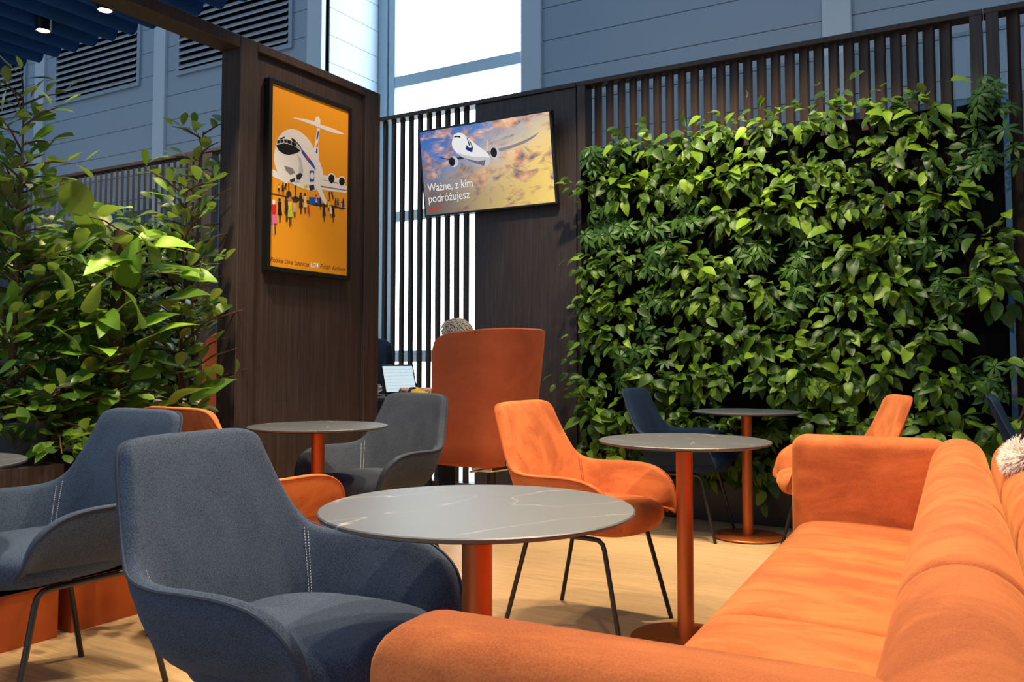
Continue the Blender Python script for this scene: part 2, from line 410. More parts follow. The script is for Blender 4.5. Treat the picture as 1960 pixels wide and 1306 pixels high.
for y0, y1, lab in ((0.75, 1.99, 'walnut planter box with orange plinth nearest the camera'), (2.035, 2.83, 'walnut planter box with orange plinth beside the poster wall')):
    t = thing('planter_box', lab, 'planter', (-3.35, (y0 + y1) / 2, 0))
    a, b = y0 - (y0 + y1) / 2, y1 - (y0 + y1) / 2
    MB().box((-0.21, a, 0.2), (0.23, b, 0.22)).box((0.205, a, 0.2), (0.23, b, 0.645)).box((-0.21, a, 0.2), (-0.185, b, 0.645)).box((-0.185, a, 0.2), (0.205, a + 0.02, 0.645)).box((-0.185, b - 0.02, 0.2), (0.205, b, 0.645)).build('box', M['wood'], t)
    MB().box((-0.20, a + 0.005, 0.0), (0.225, b - 0.005, 0.2)).build('plinth', M['plinth'], t)
    MB().box((-0.185, a + 0.02, 0.22), (0.205, b - 0.02, 0.60)).build('soil', M['soil'], t)
    for k in range(5):
        x = 0.03 + 0.04 * k
        MB().box((x - 0.006, a + 0.02, 0.632), (x + 0.006, b - 0.02, 0.645)).build('grille_bar', M['black_metal'], t)

# ------------------------------------------------------------------ felt canopy with downlights
cp = thing('felt_canopy', 'rows of deep blue felt baffles hung above the planters', 'canopy', (-4.6, 2.83, 2.74))
prof = []
for k in range(9):
    a = math.pi + math.pi * k / 8
    prof.append((0.043 * math.cos(a), 0.05 + 0.05 * math.sin(a)))
prof = [(-0.043, 0.30)] + prof + [(0.043, 0.30)]
fm = MB().grid([[(x, 0.0, z) for x, z in prof], [(x, -2.6, z) for x, z in prof]], True)
fm.f += [tuple(range(len(prof)))[::-1], tuple(len(prof) + i for i in range(len(prof)))]
baf = fm.mesh('baffle', True, 35, True)
for k in range(24):
    put('baffle', baf, M['felt_blue'], cp, Matrix.Translation((1.25 - 0.166 * k + 0.4, 0, 0)))
for yy in (-0.5, -1.9): MB().box((-2.4, yy - 0.02, 0.30), (1.75, yy + 0.02, 0.33)).build('hanging_rail', M['black_metal'], cp)
for (x, y), lab in (((-4.195, 2.50), 'small downlight between the blue baffles, left one'), ((-3.697, 2.50), 'small downlight between the blue baffles, right one nearer the beam')):
    t = thing('downlight', lab, 'lamp', (x, y, 2.70), 0, 'canopy downlights')
    MB().lathe([(0.030, 0.006), (0.034, 0.0), (0.037, 0.0), (0.037, 0.10), (0.01, 0.10)], 20).build('housing', M['black'], t, True)
    MB().lathe([(0.027, 0.001), (0.029, 0.001), (0.029, 0.0055), (0.01, 0.0056)], 20).build('bulb', M['lamp'], t, True)
    spot(x, y, 2.69, x, y, 0, 60, 70)

# ------------------------------------------------------------------ shell armchair
def lerp(a, b, t): return a + (b - a) * t
def shell(nodes, samples, z0, th, under, flare=1.5):
    """nodes: half path (bx,by,rx,ry,rz) from back centre to arm front; returns rows of section points"""
    half = cr(nodes, samples)
    path = [(a, -b, c, -d, e) for a, b, c, d, e in half[::-1]] + half[1:]
    rows = []; info = []
    for i, q in enumerate(path):
        p0, p1 = path[max(i-1, 0)], path[min(i+1, len(path)-1)]
        tx, ty = p1[0]-p0[0], p1[1]-p0[1]; L = math.hypot(tx, ty) or 1e-6
        o = (ty / L, -tx / L)
        if o[0]*(q[0]-0.06) + o[1]*q[1] < 0: o = (-o[0], -o[1])
        bx, by, rx, ry, rz = q
        rx -= o[0]*th*0.5; ry -= o[1]*th*0.5; rz -= 0.006
        def inner(t, bx=bx, by=by, rx=rx, ry=ry, rz=rz):
            k = t ** flare
            return (lerp(bx, rx, k), lerp(by, ry, k), lerp(z0, rz, t))
        r = [inner(t) for t in (0, 0.18, 0.36, 0.54, 0.72, 0.88, 1.0)]
        r += [(rx + o[0]*th*0.22, ry + o[1]*th*0.22, rz + 0.009), (rx + o[0]*th*0.6, ry + o[1]*th*0.6, rz + 0.012), (rx + o[0]*th*0.95, ry + o[1]*th*0.95, rz + 0.004)]
        for t in (0.88, 0.70, 0.5, 0.3, 0.12):
            a = inner(t); g = th + 0.010 * (1 - t) - 0.03 * max(0, 0.45 - t); r.append((a[0] + o[0]*g, a[1] + o[1]*g, a[2] - 0.01))
        for off, k, z in under: r.append(((bx + o[0]*off) * k, (by + o[1]*off) * k, z))
        rows.append(r); info.append(((bx, by, rx, ry, rz), o, inner))
    return rows, info

ZC = 1.0
ARM = [(-.19,0,-.315,0,.862),(-.19,.10,-.312,.10,.862),(-.185,.16,-.303,.165,.858),(-.18,.19,-.293,.198,.842),(-.175,.205,-.275,.212,.80),
       (-.165,.22,-.235,.235,.71),(-.15,.235,-.195,.258,.640),(-.125,.245,-.155,.278,.610),(-.07,.25,-.08,.295,.602),(0,.25,0,.30,.604),
       (.08,.25,.09,.30,.602),(.14,.245,.165,.295,.585),(.19,.24,.225,.285,.54),(.215,.235,.25,.27,.47),(.22,.23,.25,.255,.425)]
ARM = [(a * .88, b * .88, c, d, e * ZC) for a, b, c, d, e in ARM]
rows_c, info_c = shell(ARM, 4, 0.455, 0.036, [(0.012, 1.0, 0.435), (-0.02, 1.0, 0.410), (-0.05, 1.0, 0.394), (0.0, 0.45, 0.385), (0.0, 0.05, 0.383)], 1.15)
CH = {}
CH['shell'] = MB().grid(rows_c).mesh('chair_shell', True, 60, True)
pip = MB().tube([(q[2] + o[0]*0.036, q[3] + o[1]*0.036, q[4] + 0.006) for q, o, f in info_c], 0.0042, 6); CH['piping'] = pip.mesh('piping', True)
cu = []
for s, z in ((0.05, .382), (0.80, .384), (0.94, .394), (1.0, .425), (0.99, .455), (0.94, .476), (0.8, .488), (0.5, .492), (0.02, .490), (0.0005, .490)):
    ring = []
    for k in range(40):
        a = 2 * math.pi * k / 40; c, s_ = math.cos(a), math.sin(a)
        ring.append((0.038 + s * 0.238 * math.copysign(abs(c) ** 0.62, c), s * (0.226 + 0.022 * c) * math.copysign(abs(s_) ** 0.62, s_), z - 0.006 * s * (c > 0) * c))
    cu.append(ring)
CH['seat'] = MB().grid(cu, True).mesh('seat', True, 70, True)
nn = len(info_c); mid = nn // 2
for sgn in (-1, 1):
    sti = MB()
    for off in (25, 26.2):
        for k in range(22):
            pts = []
            for t in (0.10 + 0.04 * k, 0.124 + 0.04 * k):
                i0 = int(mid + sgn * off); fr = abs(sgn * off) % 1
                a = Vector(info_c[i0][2](t)); b = Vector(info_c[i0 + sgn][2](t)); o = info_c[i0][1]
                pts.append(a.lerp(b, fr) - Vector((o[0], o[1], 0)) * 0.0012)
            sti.tube(pts, 0.0014, 4)
    CH['stitching', sgn] = sti.mesh('stitching')
LEG = {}
for sx in (-1, 1):
    for sy in (-1, 1):
        ft = (0.25 * sx, (0.235 if sx > 0 else 0.228) * sy, 0.0)
        pth = [ft, (0.168 * sx, 0.196 * sy, 0.335), (0.158 * sx, 0.192 * sy, 0.357), (0.142 * sx, 0.190 * sy, 0.369), (0.12 * sx, 0.189 * sy, 0.372)]
        LEG[sx, sy] = MB().tube(pth, 0.0092, 10).mesh('leg', True)
    LEG['rail', sx] = MB().tube([(0.119, 0.189 * sx, 0.372), (-0.119, 0.189 * sx, 0.372)], 0.0092, 10).mesh('side_rail', True)
q, o, inner = info_c[mid - 19]
a = Vector(inner(0.68)); ov = Vector((o[0], o[1], 0))
ctr = a + ov * 0.042
tv_ = Vector((-ov.y, ov.x, 0))
def quadbox(c, u, hu, hz, n, hn):
    m = MB(); vs = []
    for dz in (-hz, hz):
        for (su, sn) in ((-1, -1), (1, -1), (1, 1), (-1, 1)):
            vs.append(c + u * hu * su + n * hn * sn + Vector((0, 0, dz)))
    return m.add(vs, [(0,3,2,1),(4,5,6,7),(0,1,5,4),(1,2,6,5),(2,3,7,6),(3,0,4,7)])
CH['tag'] = quadbox(ctr, ov, 0.007, 0.022, tv_, 0.0012).mesh('fabric_tag', fix=True)
CH['tagtext'] = quadbox(ctr + ov * 0.0005, ov, 0.0025, 0.016, tv_, 0.0017).mesh('tag_print', fix=True)

def chair(x, y, rz, colour, label, stitch=True):
    t = thing('armchair', label, 'chair', (x, y, 0), rz, 'upholstered shell armchairs')
    fab = M[colour]; pm = M['orange_pipe'] if colour == 'orange' else M['blue_pipe']
    s = put('shell', CH['shell'], fab, t); put('piping', CH['piping'], pm, s); 
    for sg in (-1, 1): tag(put('stitching', CH['stitching', sg], M['thread'] if stitch else pm, s), kind='stuff')
    put('seat_cushion', CH['seat'], fab, t)
    for sx in (-1, 1):
        for sy in (-1, 1): put('leg', LEG[sx, sy], M['black_metal'], t)
        put('side_rail', LEG['rail', sx], M['black_metal'], t)
    g = put('fabric_tag', CH['tag'], M['black'], t); put('tag_print', CH['tagtext'], M['white_text'], g)
    return t
chair(-1.35, 1.394, R(5.1), 'blue', 'blue armchair in the foreground, pulled up to the nearest round table')
chair(-2.624, 1.645, R(-91), 'blue', 'blue armchair at the left edge, its back against the orange one, facing the planter table')
chair(-2.60, 2.40, R(85.3), 'orange', 'orange armchair seen from behind, mostly hidden by the two blue armchairs', False)
chair(-2.74, 3.36, R(264.5), 'blue_lit_grey', 'blue armchair, coloured greyer for its lighting, at the table under the poster wall')
chair(-1.48, 3.147, R(-2.3), 'orange', 'orange armchair in the middle of the floor between two round tables', False)
chair(-1.755, 5.08, R(3.0), 'navy', 'dark navy armchair against the planted wall, behind the middle table', False)
chair(-0.783, 4.54, R(200), 'orange', 'orange armchair behind the far arm of the sofa, in front of the plants', False)
chair(0.21, 4.83, R(2), 'navy', 'dark navy armchair at the right edge beyond the sofa', False)

# ------------------------------------------------------------------ round pedestal tables
TT = MB().lathe([(0.300, 0.7275), (0.3135, 0.731), (0.315, 0.734), (0.315, 0.7375), (0.312, 0.7395), (0.02, 0.7398)], 72).mesh('tabletop', True, 30)
TE = MB().lathe([(0.05, 0.724), (0.285, 0.724), (0.303, 0.7275), (0.02, 0.7276)], 72).mesh('tabletop_underside', True, 30)
TP = MB().lathe([(0.0305, 0.012), (0.0305, 0.724), (0.02, 0.7241)], 32).mesh('column', True, 30)
TB = MB().lathe([(0.198, 0.004), (0.205, 0.006), (0.205, 0.012), (0.202, 0.015), (0.031, 0.017), (0.02, 0.0172)], 64).mesh('base_plate', True, 30)
TG = MB().lathe([(0.17, 0.0), (0.17, 0.004), (0.16, 0.0041)], 32).mesh('floor_glide')
def table(x, y, rz, label):
    t = thing('pedestal_table', label, 'table', (x, y, 0), rz, 'round pedestal tables')
    o = put('tabletop', TT, M['stone'], t); put('underside', TE, M['stone_edge'], o)
    put('column', TP, M['copper'], t); b = put('base_plate', TB, M['copper'], t); put('floor_glide', TG, M['black'], b)
    return t
table(-0.94, 1.476, R(75), 'large dark marble-look round table in the foreground beside the blue armchair')
table(-1.07, 3.11, R(-20), 'round marble-look table on a copper column between the orange armchair and the sofa')
table(-1.38, 5.13, R(40), 'farthest round table on a copper column in front of the planted wall')
table(-2.76, 2.98, R(10), 'round table on an orange column below the poster')
table(-2.76, 1.27, R(120), 'round table cut off at the left edge beside the planter box')

# ------------------------------------------------------------------ sofas
def loft(profile, v0, v1, inset=0.014, rnd=0.045):
    n = len(profile); nor = []
    for i in range(n):
        ax, az = profile[i-1]; bx, bz = profile[(i+1) % n]; dx, dz = bx-ax, bz-az; L = math.hypot(dx, dz) or 1
        nor.append((-dz / L, dx / L))
    area = sum(profile[i-1][0]*profile[i][1] - profile[i][0]*profile[i-1][1] for i in range(n))
    sg = 1 if area > 0 else -1
    vs = [0, .05, .18, .4, .7, 1.0]
    vv = [(v0 + rnd * s, inset * (1 - math.sqrt(max(0, 1 - (1 - s) ** 2)))) for s in vs]
    vv += [(lerp(v0 + rnd, v1 - rnd, k / 6), 0) for k in range(1, 6)]
    vv += [(v1 - rnd * s, inset * (1 - math.sqrt(max(0, 1 - (1 - s) ** 2)))) for s in vs[::-1]]
    m = MB(); rows = [[(u + sg * a * e, v, z + sg * b * e) for (u, z), (a, b) in zip(profile, nor)] for v, e in vv]
    m.grid(rows, True); k = len(rows)
    m.f += [tuple(range(n)), tuple((k-1)*n + i for i in range(n))[::-1]]
    return m
def closed(pts, n=4):
    q = cr([pts[-1]] + pts + [pts[0], pts[1]], n); return q[n: n + n * len(pts)]
SEAT = closed([(-.06,.20),(-.30,.20),(-.50,.20),(-.54,.23),(-.552,.30),(-.552,.37),(-.535,.42),(-.495,.447),(-.42,.457),(-.28,.456),(-.15,.448),(-.06,.44),(-.05,.32)])
BACK = closed([(.092,.20),(.0,.20),(-.075,.20),(-.088,.32),(-.092,.46),(-.096,.60),(-.088,.68),(-.066,.727),(-.03,.752),(.01,.758),(.05,.745),(.08,.712),(.092,.65),(.094,.45)])
def sofa(u0, v0, rz, loc, label, flip):
    t = thing('sofa', label, 'sofa', loc, rz, 'back-to-back sofas')
    sx = -1 if flip else 1
    def mk(m, name):
        m.v = [((x - u0) * sx, y - v0, z) for x, y, z in m.v]
        return m.build(name, M['orange'], t, True, 50, True)
    cuts = [0.87, 1.35, 2.04, 2.73, 3.352]
    for a, b in zip(cuts, cuts[1:]): mk(loft(SEAT, a + 0.0005, b - 0.0005, 0.030, 0.030), 'seat_section')
    cuts = [0.725, 1.35, 2.04, 2.73, 3.50]
    for i, (a, b) in enumerate(zip(cuts, cuts[1:])): mk(loft(BACK, a + 0.0005, b - 0.0005, 0.026, 0.032), 'back_section')
    for a, b in ((0.725, 0.872), (3.35, 3.50)): mk(MB().rbox((-0.56, a, 0.2), (-0.03, b, 0.757), 0.052, 6), 'arm')
    b = MB().box((-0.5, 0.77, 0.10), (0.05, 3.46, 0.2)); b.v = [((x - u0) * sx, y - v0, z) for x, y, z in b.v]; b.build('base_frame', M['black'], t)
    for uu in (-0.46, 0.03):
        for vv in (0.82, 3.41):
            MB().tube([((uu - u0) * sx, vv - v0, 0.0), ((uu - u0) * sx, vv - v0, 0.11)], 0.018, 10).build('leg', M['black_metal'], t)
    return t
def sw_(u, v):
    c, s = math.cos(R(3)), math.sin(R(3)); return (u * c - v * s, u * s + v * c, 0)
sofa(-0.23, 2.11, R(3), sw_(-0.23, 2.11), 'long orange velvet sofa with rounded arms filling the right foreground', False)
sofa(-0.23, 2.11, R(3), sw_(0.422, 2.11), 'second orange sofa standing back to back with the first at the right edge', True)

# ------------------------------------------------------------------ high-back swivel chairs
HB = [(-.15,0,-.29,0,1.225),(-.145,.11,-.27,.14,1.225),(-.10,.205,-.19,.25,1.22),(-.02,.245,-.06,.285,1.21),(.07,.255,.08,.29,1.20),
      (.15,.255,.17,.29,1.175),(.18,.255,.205,.288,1.13),(.19,.255,.22,.284,1.05),(.195,.255,.22,.28,.85),(.197,.253,.215,.272,.62),(.197,.25,.205,.262,.46)]
rows_h, info_h = shell(HB, 5, 0.47, 0.05, [(0.055, 1.0, 0.44), (0.035, 1.0, 0.415), (0.0, 0.9, 0.402), (0.0, 0.5, 0.398), (0.0, 0.05, 0.397)], 1.1)
HSH = MB().grid(rows_h).mesh('high_shell', True, 60, True)
HCU = MB().rbox((-0.14, -0.24, 0.40), (0.25, 0.24, 0.49), 0.045, 4).mesh('cushion', True, 60)
HME = MB().rbox((-0.07, -0.09, 0.36), (0.09, 0.09, 0.398), 0.012, 2).mesh('mechanism')
HCO = MB().tube([(0, 0, 0.06), (0, 0, 0.365)], 0.028, 16).mesh('gas_column', True)
HAR = MB().tube([(0.02, 0, 0.065), (0.30, 0, 0.028)], [0.02, 0.012], 8).tube([(0.30, 0, 0.0), (0.30, 0, 0.03)], 0.016, 10).mesh('base_arm')
HLV = MB().tube([(0.0, 0.09, 0.375), (0.0, 0.2, 0.372)], 0.007, 8).mesh('lever')
def highchair(x, y, rz, colour, label):
    t = thing('swivel_armchair', label, 'chair', (x, y, 0), rz, 'high-back swivel armchairs')
    put('shell', HSH, M[colour], t); put('seat_cushion', HCU, M[colour], t); put('mechanism', HME, M['chrome'], t)
    put('gas_column', HCO, M['black_metal'], t); put('lever', HLV, M['chrome'], t)
    for k in range(4): put('base_arm', HAR, M['black_metal'], t, Matrix.Rotation(R(45 + 90 * k), 4, 'Z'))
    return t
highchair(-2.80, 4.56, R(172), 'rust', 'tall orange high-back chair wrapped around the grey-haired person')
highchair(-4.38, 4.98, R(-27), 'navy', 'dark navy high-back chair in front of the bright slats, half hidden by the poster wall')
highchair(-3.87, 3.72, R(195), 'rust', 'orange high-back chair glimpsed through the ficus left of the poster wall')

def bistro(x, y, z, r, label):
    t = thing('side_table', label, 'table', (x, y, 0), 0, 'small lounge tables')
    MB().lathe([(r - 0.012, z - 0.018), (r, z - 0.012), (r, z - 0.002), (r - 0.004, z), (0.02, z)], 48).build('tabletop', M['stone_edge'], t, True, 30)
    MB().tube([(0, 0, 0.02), (0, 0, z - 0.017)], 0.025, 14).build('column', M['black_metal'], t, True)
    MB().lathe([(0.2, 0.0), (0.2, 0.012), (0.03, 0.02)], 40).build('base_plate', M['black_metal'], t, True, 30)
    return t
bistro(-3.62, 4.68, 0.80, 0.34, 'small dark table with the laptop and cup behind the poster wall')
bistro(-4.62, 3.45, 0.74, 0.36, 'small dark table behind the planters on the left')

# laptop and cup
lp = thing('laptop', 'open laptop with a bright document, in front of the grey-haired person', 'laptop', (-3.50, 4.69, 0.80), R(-8))
MB().rbox((-0.11, -0.155, 0.0), (0.11, 0.155, 0.014), 0.004, 2).build('keyboard_base', M['black'], lp)
Ml = Matrix.Translation((-0.108, 0, 0.014)) @ Matrix.Rotation(R(-14), 4, 'Y')
lid = MB().rbox((-0.004, -0.155, 0.0), (0.004, 0.155, 0.205), 0.003, 2).build('lid', M['black'], lp); lid.matrix_basis = Ml
doc = NT('laptop_document'); v = doc.coord((1, 1, 1))
w1 = doc.n('ShaderNodeTexWave', wave_type='BANDS', bands_direction='Z'); w1.inputs['Scale'].default_value = 14; doc.l(v, w1.inputs['Vector'])
nz = doc.noise(doc.coord((1, 60, 20)), 6, 2)
msk = doc.mix(1.0, doc.ramp(w1.outputs[1], [(0.90, (0, 0, 0)), (0.95, (1, 1, 1))]), doc.ramp(nz, [(0.48, (0, 0, 0)), (0.56, (1, 1, 1))]), 'MULTIPLY')
cc = doc.mix(msk, (0.62, 0.78, 0.86), (0.25, 0.33, 0.40)); doc.base(cc); doc.l(cc, doc.b.inputs['Emission Color']); doc.b.inputs['Emission Strength'].default_value = 0.75; doc.set(0.4)
MB().box((0.0042, -0.140, 0.014), (0.005, 0.140, 0.192)).build('screen', doc.m, lid)
cup = thing('coffee_cup', 'white coffee cup on a saucer at the edge of the poster wall', 'cup', (-3.755, 4.60, 0.80))
MB().lathe([(0.025, 0.012), (0.036, 0.03), (0.042, 0.075), (0.039, 0.075), (0.033, 0.03), (0.01, 0.022)], 24).build('cup_body', M['porcelain'], cup, True)
MB().tube([(0.04, 0, 0.062), (0.062, 0, 0.058), (0.064, 0, 0.04), (0.036, 0, 0.03)], 0.005, 6).build('handle', M['porcelain'], cup, True)
MB().lathe([(0.03, 0.0), (0.065, 0.008), (0.066, 0.011), (0.03, 0.011), (0.01, 0.0115)], 24).build('saucer', M['porcelain'], cup, True)

# ------------------------------------------------------------------ people
def skin_mesh(name, verts, edges, rad, root=0, sub=2):
    m = bpy.data.meshes.new(name); m.from_pydata(verts, edges, [])
    o = bpy.data.objects.new(name, m); COL.objects.link(o)
    bm = bmesh.new(); bm.from_mesh(m); L = bm.verts.layers.skin.verify(); bm.verts.ensure_lookup_table()
    for i, r in enumerate(rad):
        bm.verts[i][L].radius = (r, r) if not isinstance(r, tuple) else r
        bm.verts[i][L].use_root = (i == root)
    bm.to_mesh(m); bm.free()
    md = o.modifiers.new('skin', 'SKIN'); md.use_smooth_shade = True
    sb = o.modifiers.new('sub', 'SUBSURF'); sb.levels = sub; sb.render_levels = sub
    dg = bpy.context.evaluated_depsgraph_get(); dg.update()
    r = bpy.data.meshes.new_from_object(o.evaluated_get(dg)); r.name = name
    bpy.data.objects.remove(o); bpy.data.meshes.remove(m); return r

def person(label, loc, rz, top, legs, hair, hairstyle, wrists, lean=0.12, z0=0.50, shoes='shoe', watch=False):
    t = thing('person', label, 'person', loc, rz)
    V = []; E = []; Rr = []
    def j(p, r, par=None):
        V.append(p); Rr.append(r)
        if par is not None: E.append((par, len(V) - 1))
        return len(V) - 1
    pel = (0, 0, z0 + 0.10); sp = (lean*.3, 0, z0 + 0.27); chs = (lean*.75, 0, z0 + 0.43); nk = (lean*1.1, 0, z0 + 0.565); hb = (lean*1.35, 0, z0 + 0.63)
    a0 = j(pel, .135); a1 = j(sp, .12, a0); a2 = j(chs, .125, a1); a3 = j(nk, .052, a2); a4 = j(hb, .066, a3)
    hc = (hb[0] + .025, 0, hb[2] + .075); a5 = j(hc, .088, a4); a6 = j((hb[0] + .015, 0, hb[2] + .145), .06, a5)
    j((hb[0] + .125, 0, hb[2] + .055), .012, a5)
    SH = {}; HIP = {}
    for s in (-1, 1):
        sh = (lean*.85, .175*s, z0 + 0.50); w = wrists[0 if s < 0 else 1]
        el = ((sh[0] + w[0])/2 - .10, (sh[1] + w[1])/2 + .07*s, (sh[2] + w[2])/2 - .13)
        b0 = j(sh, .058, a2); b1 = j(el, .040, b0); b2 = j(w, .026, b1)
        d = Vector((w[0] - el[0], w[1] - el[1], 0)).normalized(); n = Vector((-d.y, d.x, 0))
        pm = Vector(w) + d * .055 + Vector((0, 0, .008)); b3 = j(tuple(pm), (.036, .018), b2)
        for k, (off, ln) in enumerate(((-.03, .062), (-.010, .075), (.010, .078), (.03, .068))):
            r0 = pm + d * .03 + n * off; r1 = r0 + d * ln * .5 + Vector((0, 0, .012)); r2 = r1 + d * ln * .45 - Vector((0, 0, .024))
            c0 = j(tuple(r0), .0095, b3); c1 = j(tuple(r1), .0085, c0); j(tuple(r2), .007, c1)
        th0 = Vector(w) + d * .03 - n * .03 * s * 1.0; c0 = j(tuple(th0), .012, b2); j(tuple(th0 + d * .045 - n * .018 * s - Vector((0, 0, .012))), .009, c0)
        hp = (.03, .09*s, z0 + .08); kn = (.43, .11*s, z0 + .05); an = (.40, .11*s, .09); to = (.53, .12*s, .04)
        h0 = j(hp, .085, a0); h1 = j(kn, .058, h0); h2 = j(an, .038, h1); j(to, (.036, .026), h2)
        SH[s] = (sh, el, w); HIP[s] = (hp, kn, an, to)
    body = put('body', skin_mesh('body', V, E, Rr), M['skin'], t)
    # clothing
    V2 = [pel, sp, chs, (lean*1.02, 0, z0 + .525)]; E2 = [(0, 1), (1, 2), (2, 3)]; R2 = [.150, .138, .142, .075]
    for s in (-1, 1):
        sh, el, w = SH[s]; ww = tuple(lerp(a, b, .9) for a, b in zip(el, w)); n = len(V2)
        V2 += [sh, el, ww]; E2 += [(2, n), (n, n+1), (n+1, n+2)]; R2 += [.072, .054, .040]
    put('sweater', skin_mesh('sweater', V2, E2, R2), M[top], t)
    V3 = [(0, 0, z0 + .09)]; E3 = []; R3 = [.145]
    for s in (-1, 1):
        hp, kn, an, to = HIP[s]; n = len(V3); V3 += [hp, kn, (an[0], an[1], .12)]; E3 += [(0, n), (n, n+1), (n+1, n+2)]; R3 += [.098, .072, .052]
    put('trousers', skin_mesh('trousers', V3, E3, R3), M[legs], t)
    for s in (-1, 1):
        an, to = HIP[s][2:]
        MB().rbox((an[0] - .06, an[1] - .045, 0.0), (to[0] + .05, an[1] + .055, .085), .035, 4).build('shoe', M[shoes], t, True, 60)
        ey = MB().lathe([(.001, -.012), (.008, -.009), (.012, 0), (.008, .009), (.001, .012)], 10, (hc[0] + .080, .032*s, hc[2] + .008)); ey.build('eye', M['white_text'], t, True, 60)
        ea = MB().lathe([(.004, -.03), (.012, -.02), (.014, .01), (.004, .03)], 10, (hc[0] - .01, .088*s, hc[2] - .005)); ea.build('ear', M['skin'], t, True, 60)
    MB().rbox((hc[0] + .072, -.024, hc[2] - .052), (hc[0] + .086, .024, hc[2] - .040), .004, 2).build('mouth', M['orange_pipe'], t, True)
    # hair: tufted cap of strands
    hm = MB(); rnd = random.Random(5)
    cap = []
    for i in range(9):
        ph = math.pi * 0.62 * i / 8
        cap.append([(hc[0] - .012 + .108 * math.sin(ph) * math.cos(a) * (0.97 if math.cos(a) > 0 else 1.06), .100 * math.sin(ph) * math.sin(a), hc[2] + .018 + .108 * math.cos(ph)) for a in [2*math.pi*k/20 for k in range(20)] if True])
    cap = [[(x, y, z if (x < hc[0] + .03 or z > hc[2] + .055) else hc[2] + .055) for x, y, z in r] for r in cap]
    hm.grid(cap, True)
    for k in range(420):
        a = rnd.uniform(0, 2*math.pi); ph = rnd.uniform(0.05, 1.75)
        if math.cos(a) > 0.2 and ph > 0.95: ph *= 0.5
        c = Vector((hc[0] - .012, 0, hc[2] + .018)); dr = Vector((math.sin(ph)*math.cos(a), math.sin(ph)*math.sin(a), math.cos(ph)))
        sw = Vector((-0.5 + rnd.uniform(-.3, .3), rnd.uniform(-.6, .6), -0.5)); p0 = c + dr * .104; tg = (sw - dr * sw.dot(dr)).normalized()
        L = rnd.uniform(.03, .06); p1 = p0 + tg * L * .5 + dr * .009; p2 = p0 + tg * L + dr * rnd.uniform(-.002, .008)
        hm.tube([p0, p1, p2], [.0035, .004, .001], 4)
    if hairstyle == 'long':
        for k in range(60):
            a = rnd.uniform(0.45*math.pi, 1.55*math.pi); p = Vector((hc[0] - .012 + .10*math.cos(a), .10*math.sin(a), hc[2] + .03))
            e = Vector((p.x + rnd.uniform(-.05, .03), p.y * 1.35 + rnd.uniform(-.03, .03), z0 + .36 + rnd.uniform(-.01, .10)))
            m_ = Vector((lerp(p.x, e.x, .22), lerp(p.y, e.y, .5), lerp(p.z, e.z, .55))); m2 = Vector((lerp(p.x, e.x, .58), lerp(p.y, e.y, .8), lerp(p.z, e.z, .86)))
            hm.tube(cr([tuple(p), tuple(m_), tuple(m2), tuple(e)], 4), [.010] * 5 + [.008] * 3 + [.006, .005, .004, .003, .001], 5)
    hm.build('hair', M[hair], t, True, 60)
    if watch:
        w = Vector(SH[1][2]); MB().tube([w + Vector((-.012, 0, 0)), w + Vector((.012, 0, 0))], .031, 14).build('wristwatch', M['black'], t, True)
    return t
person('grey-haired person in a yellow sweater typing, sunk in the tall orange chair', (-2.86, 4.565, 0), R(172), 'yellow', 'jeans', 'hair_grey', 'short', [(.56, -.10, .835), (.53, .09, .835)], 0.16, 0.47, watch=True)
person('person in a beige top sitting behind the ficus and poster wall', (-3.92, 3.71, 0), R(195), 'beige', 'jeans', 'hair_brown', 'short', [(.50, -.12, .78), (.50, .12, .78)], 0.10, 0.47)
pw = person('long dark-haired person in a white fur-collared top on the second sofa, cut off at right', sw_(0.495, 2.74), R(3), 'fur', 'jeans', 'hair_black', 'long', [(.36, -.14, .62), (.36, .14, .62)], -0.16, 0.42)
fm = MB(); rnd = random.Random(11)
for k in range(4200):
    a = rnd.uniform(0, 2*math.pi); b = rnd.uniform(0, 2*math.pi)
    c = Vector((-.285 + .06*math.cos(a), .13*math.sin(a), .80 + .04*math.cos(a))); o = Vector((math.cos(a)*math.cos(b), math.sin(a)*math.cos(b), math.sin(b)))
    d = (o + Vector((rnd.uniform(-.5,.5), rnd.uniform(-.5,.5), rnd.uniform(-.9,.1)))).normalized()
    fm.tube([c + o * .02, c + o * .036, c + o * .036 + d * .024], [.006, .0035, .0004], 3)
tag(fm.build('fur_collar', M['fur'], pw, True, 80), kind='stuff')

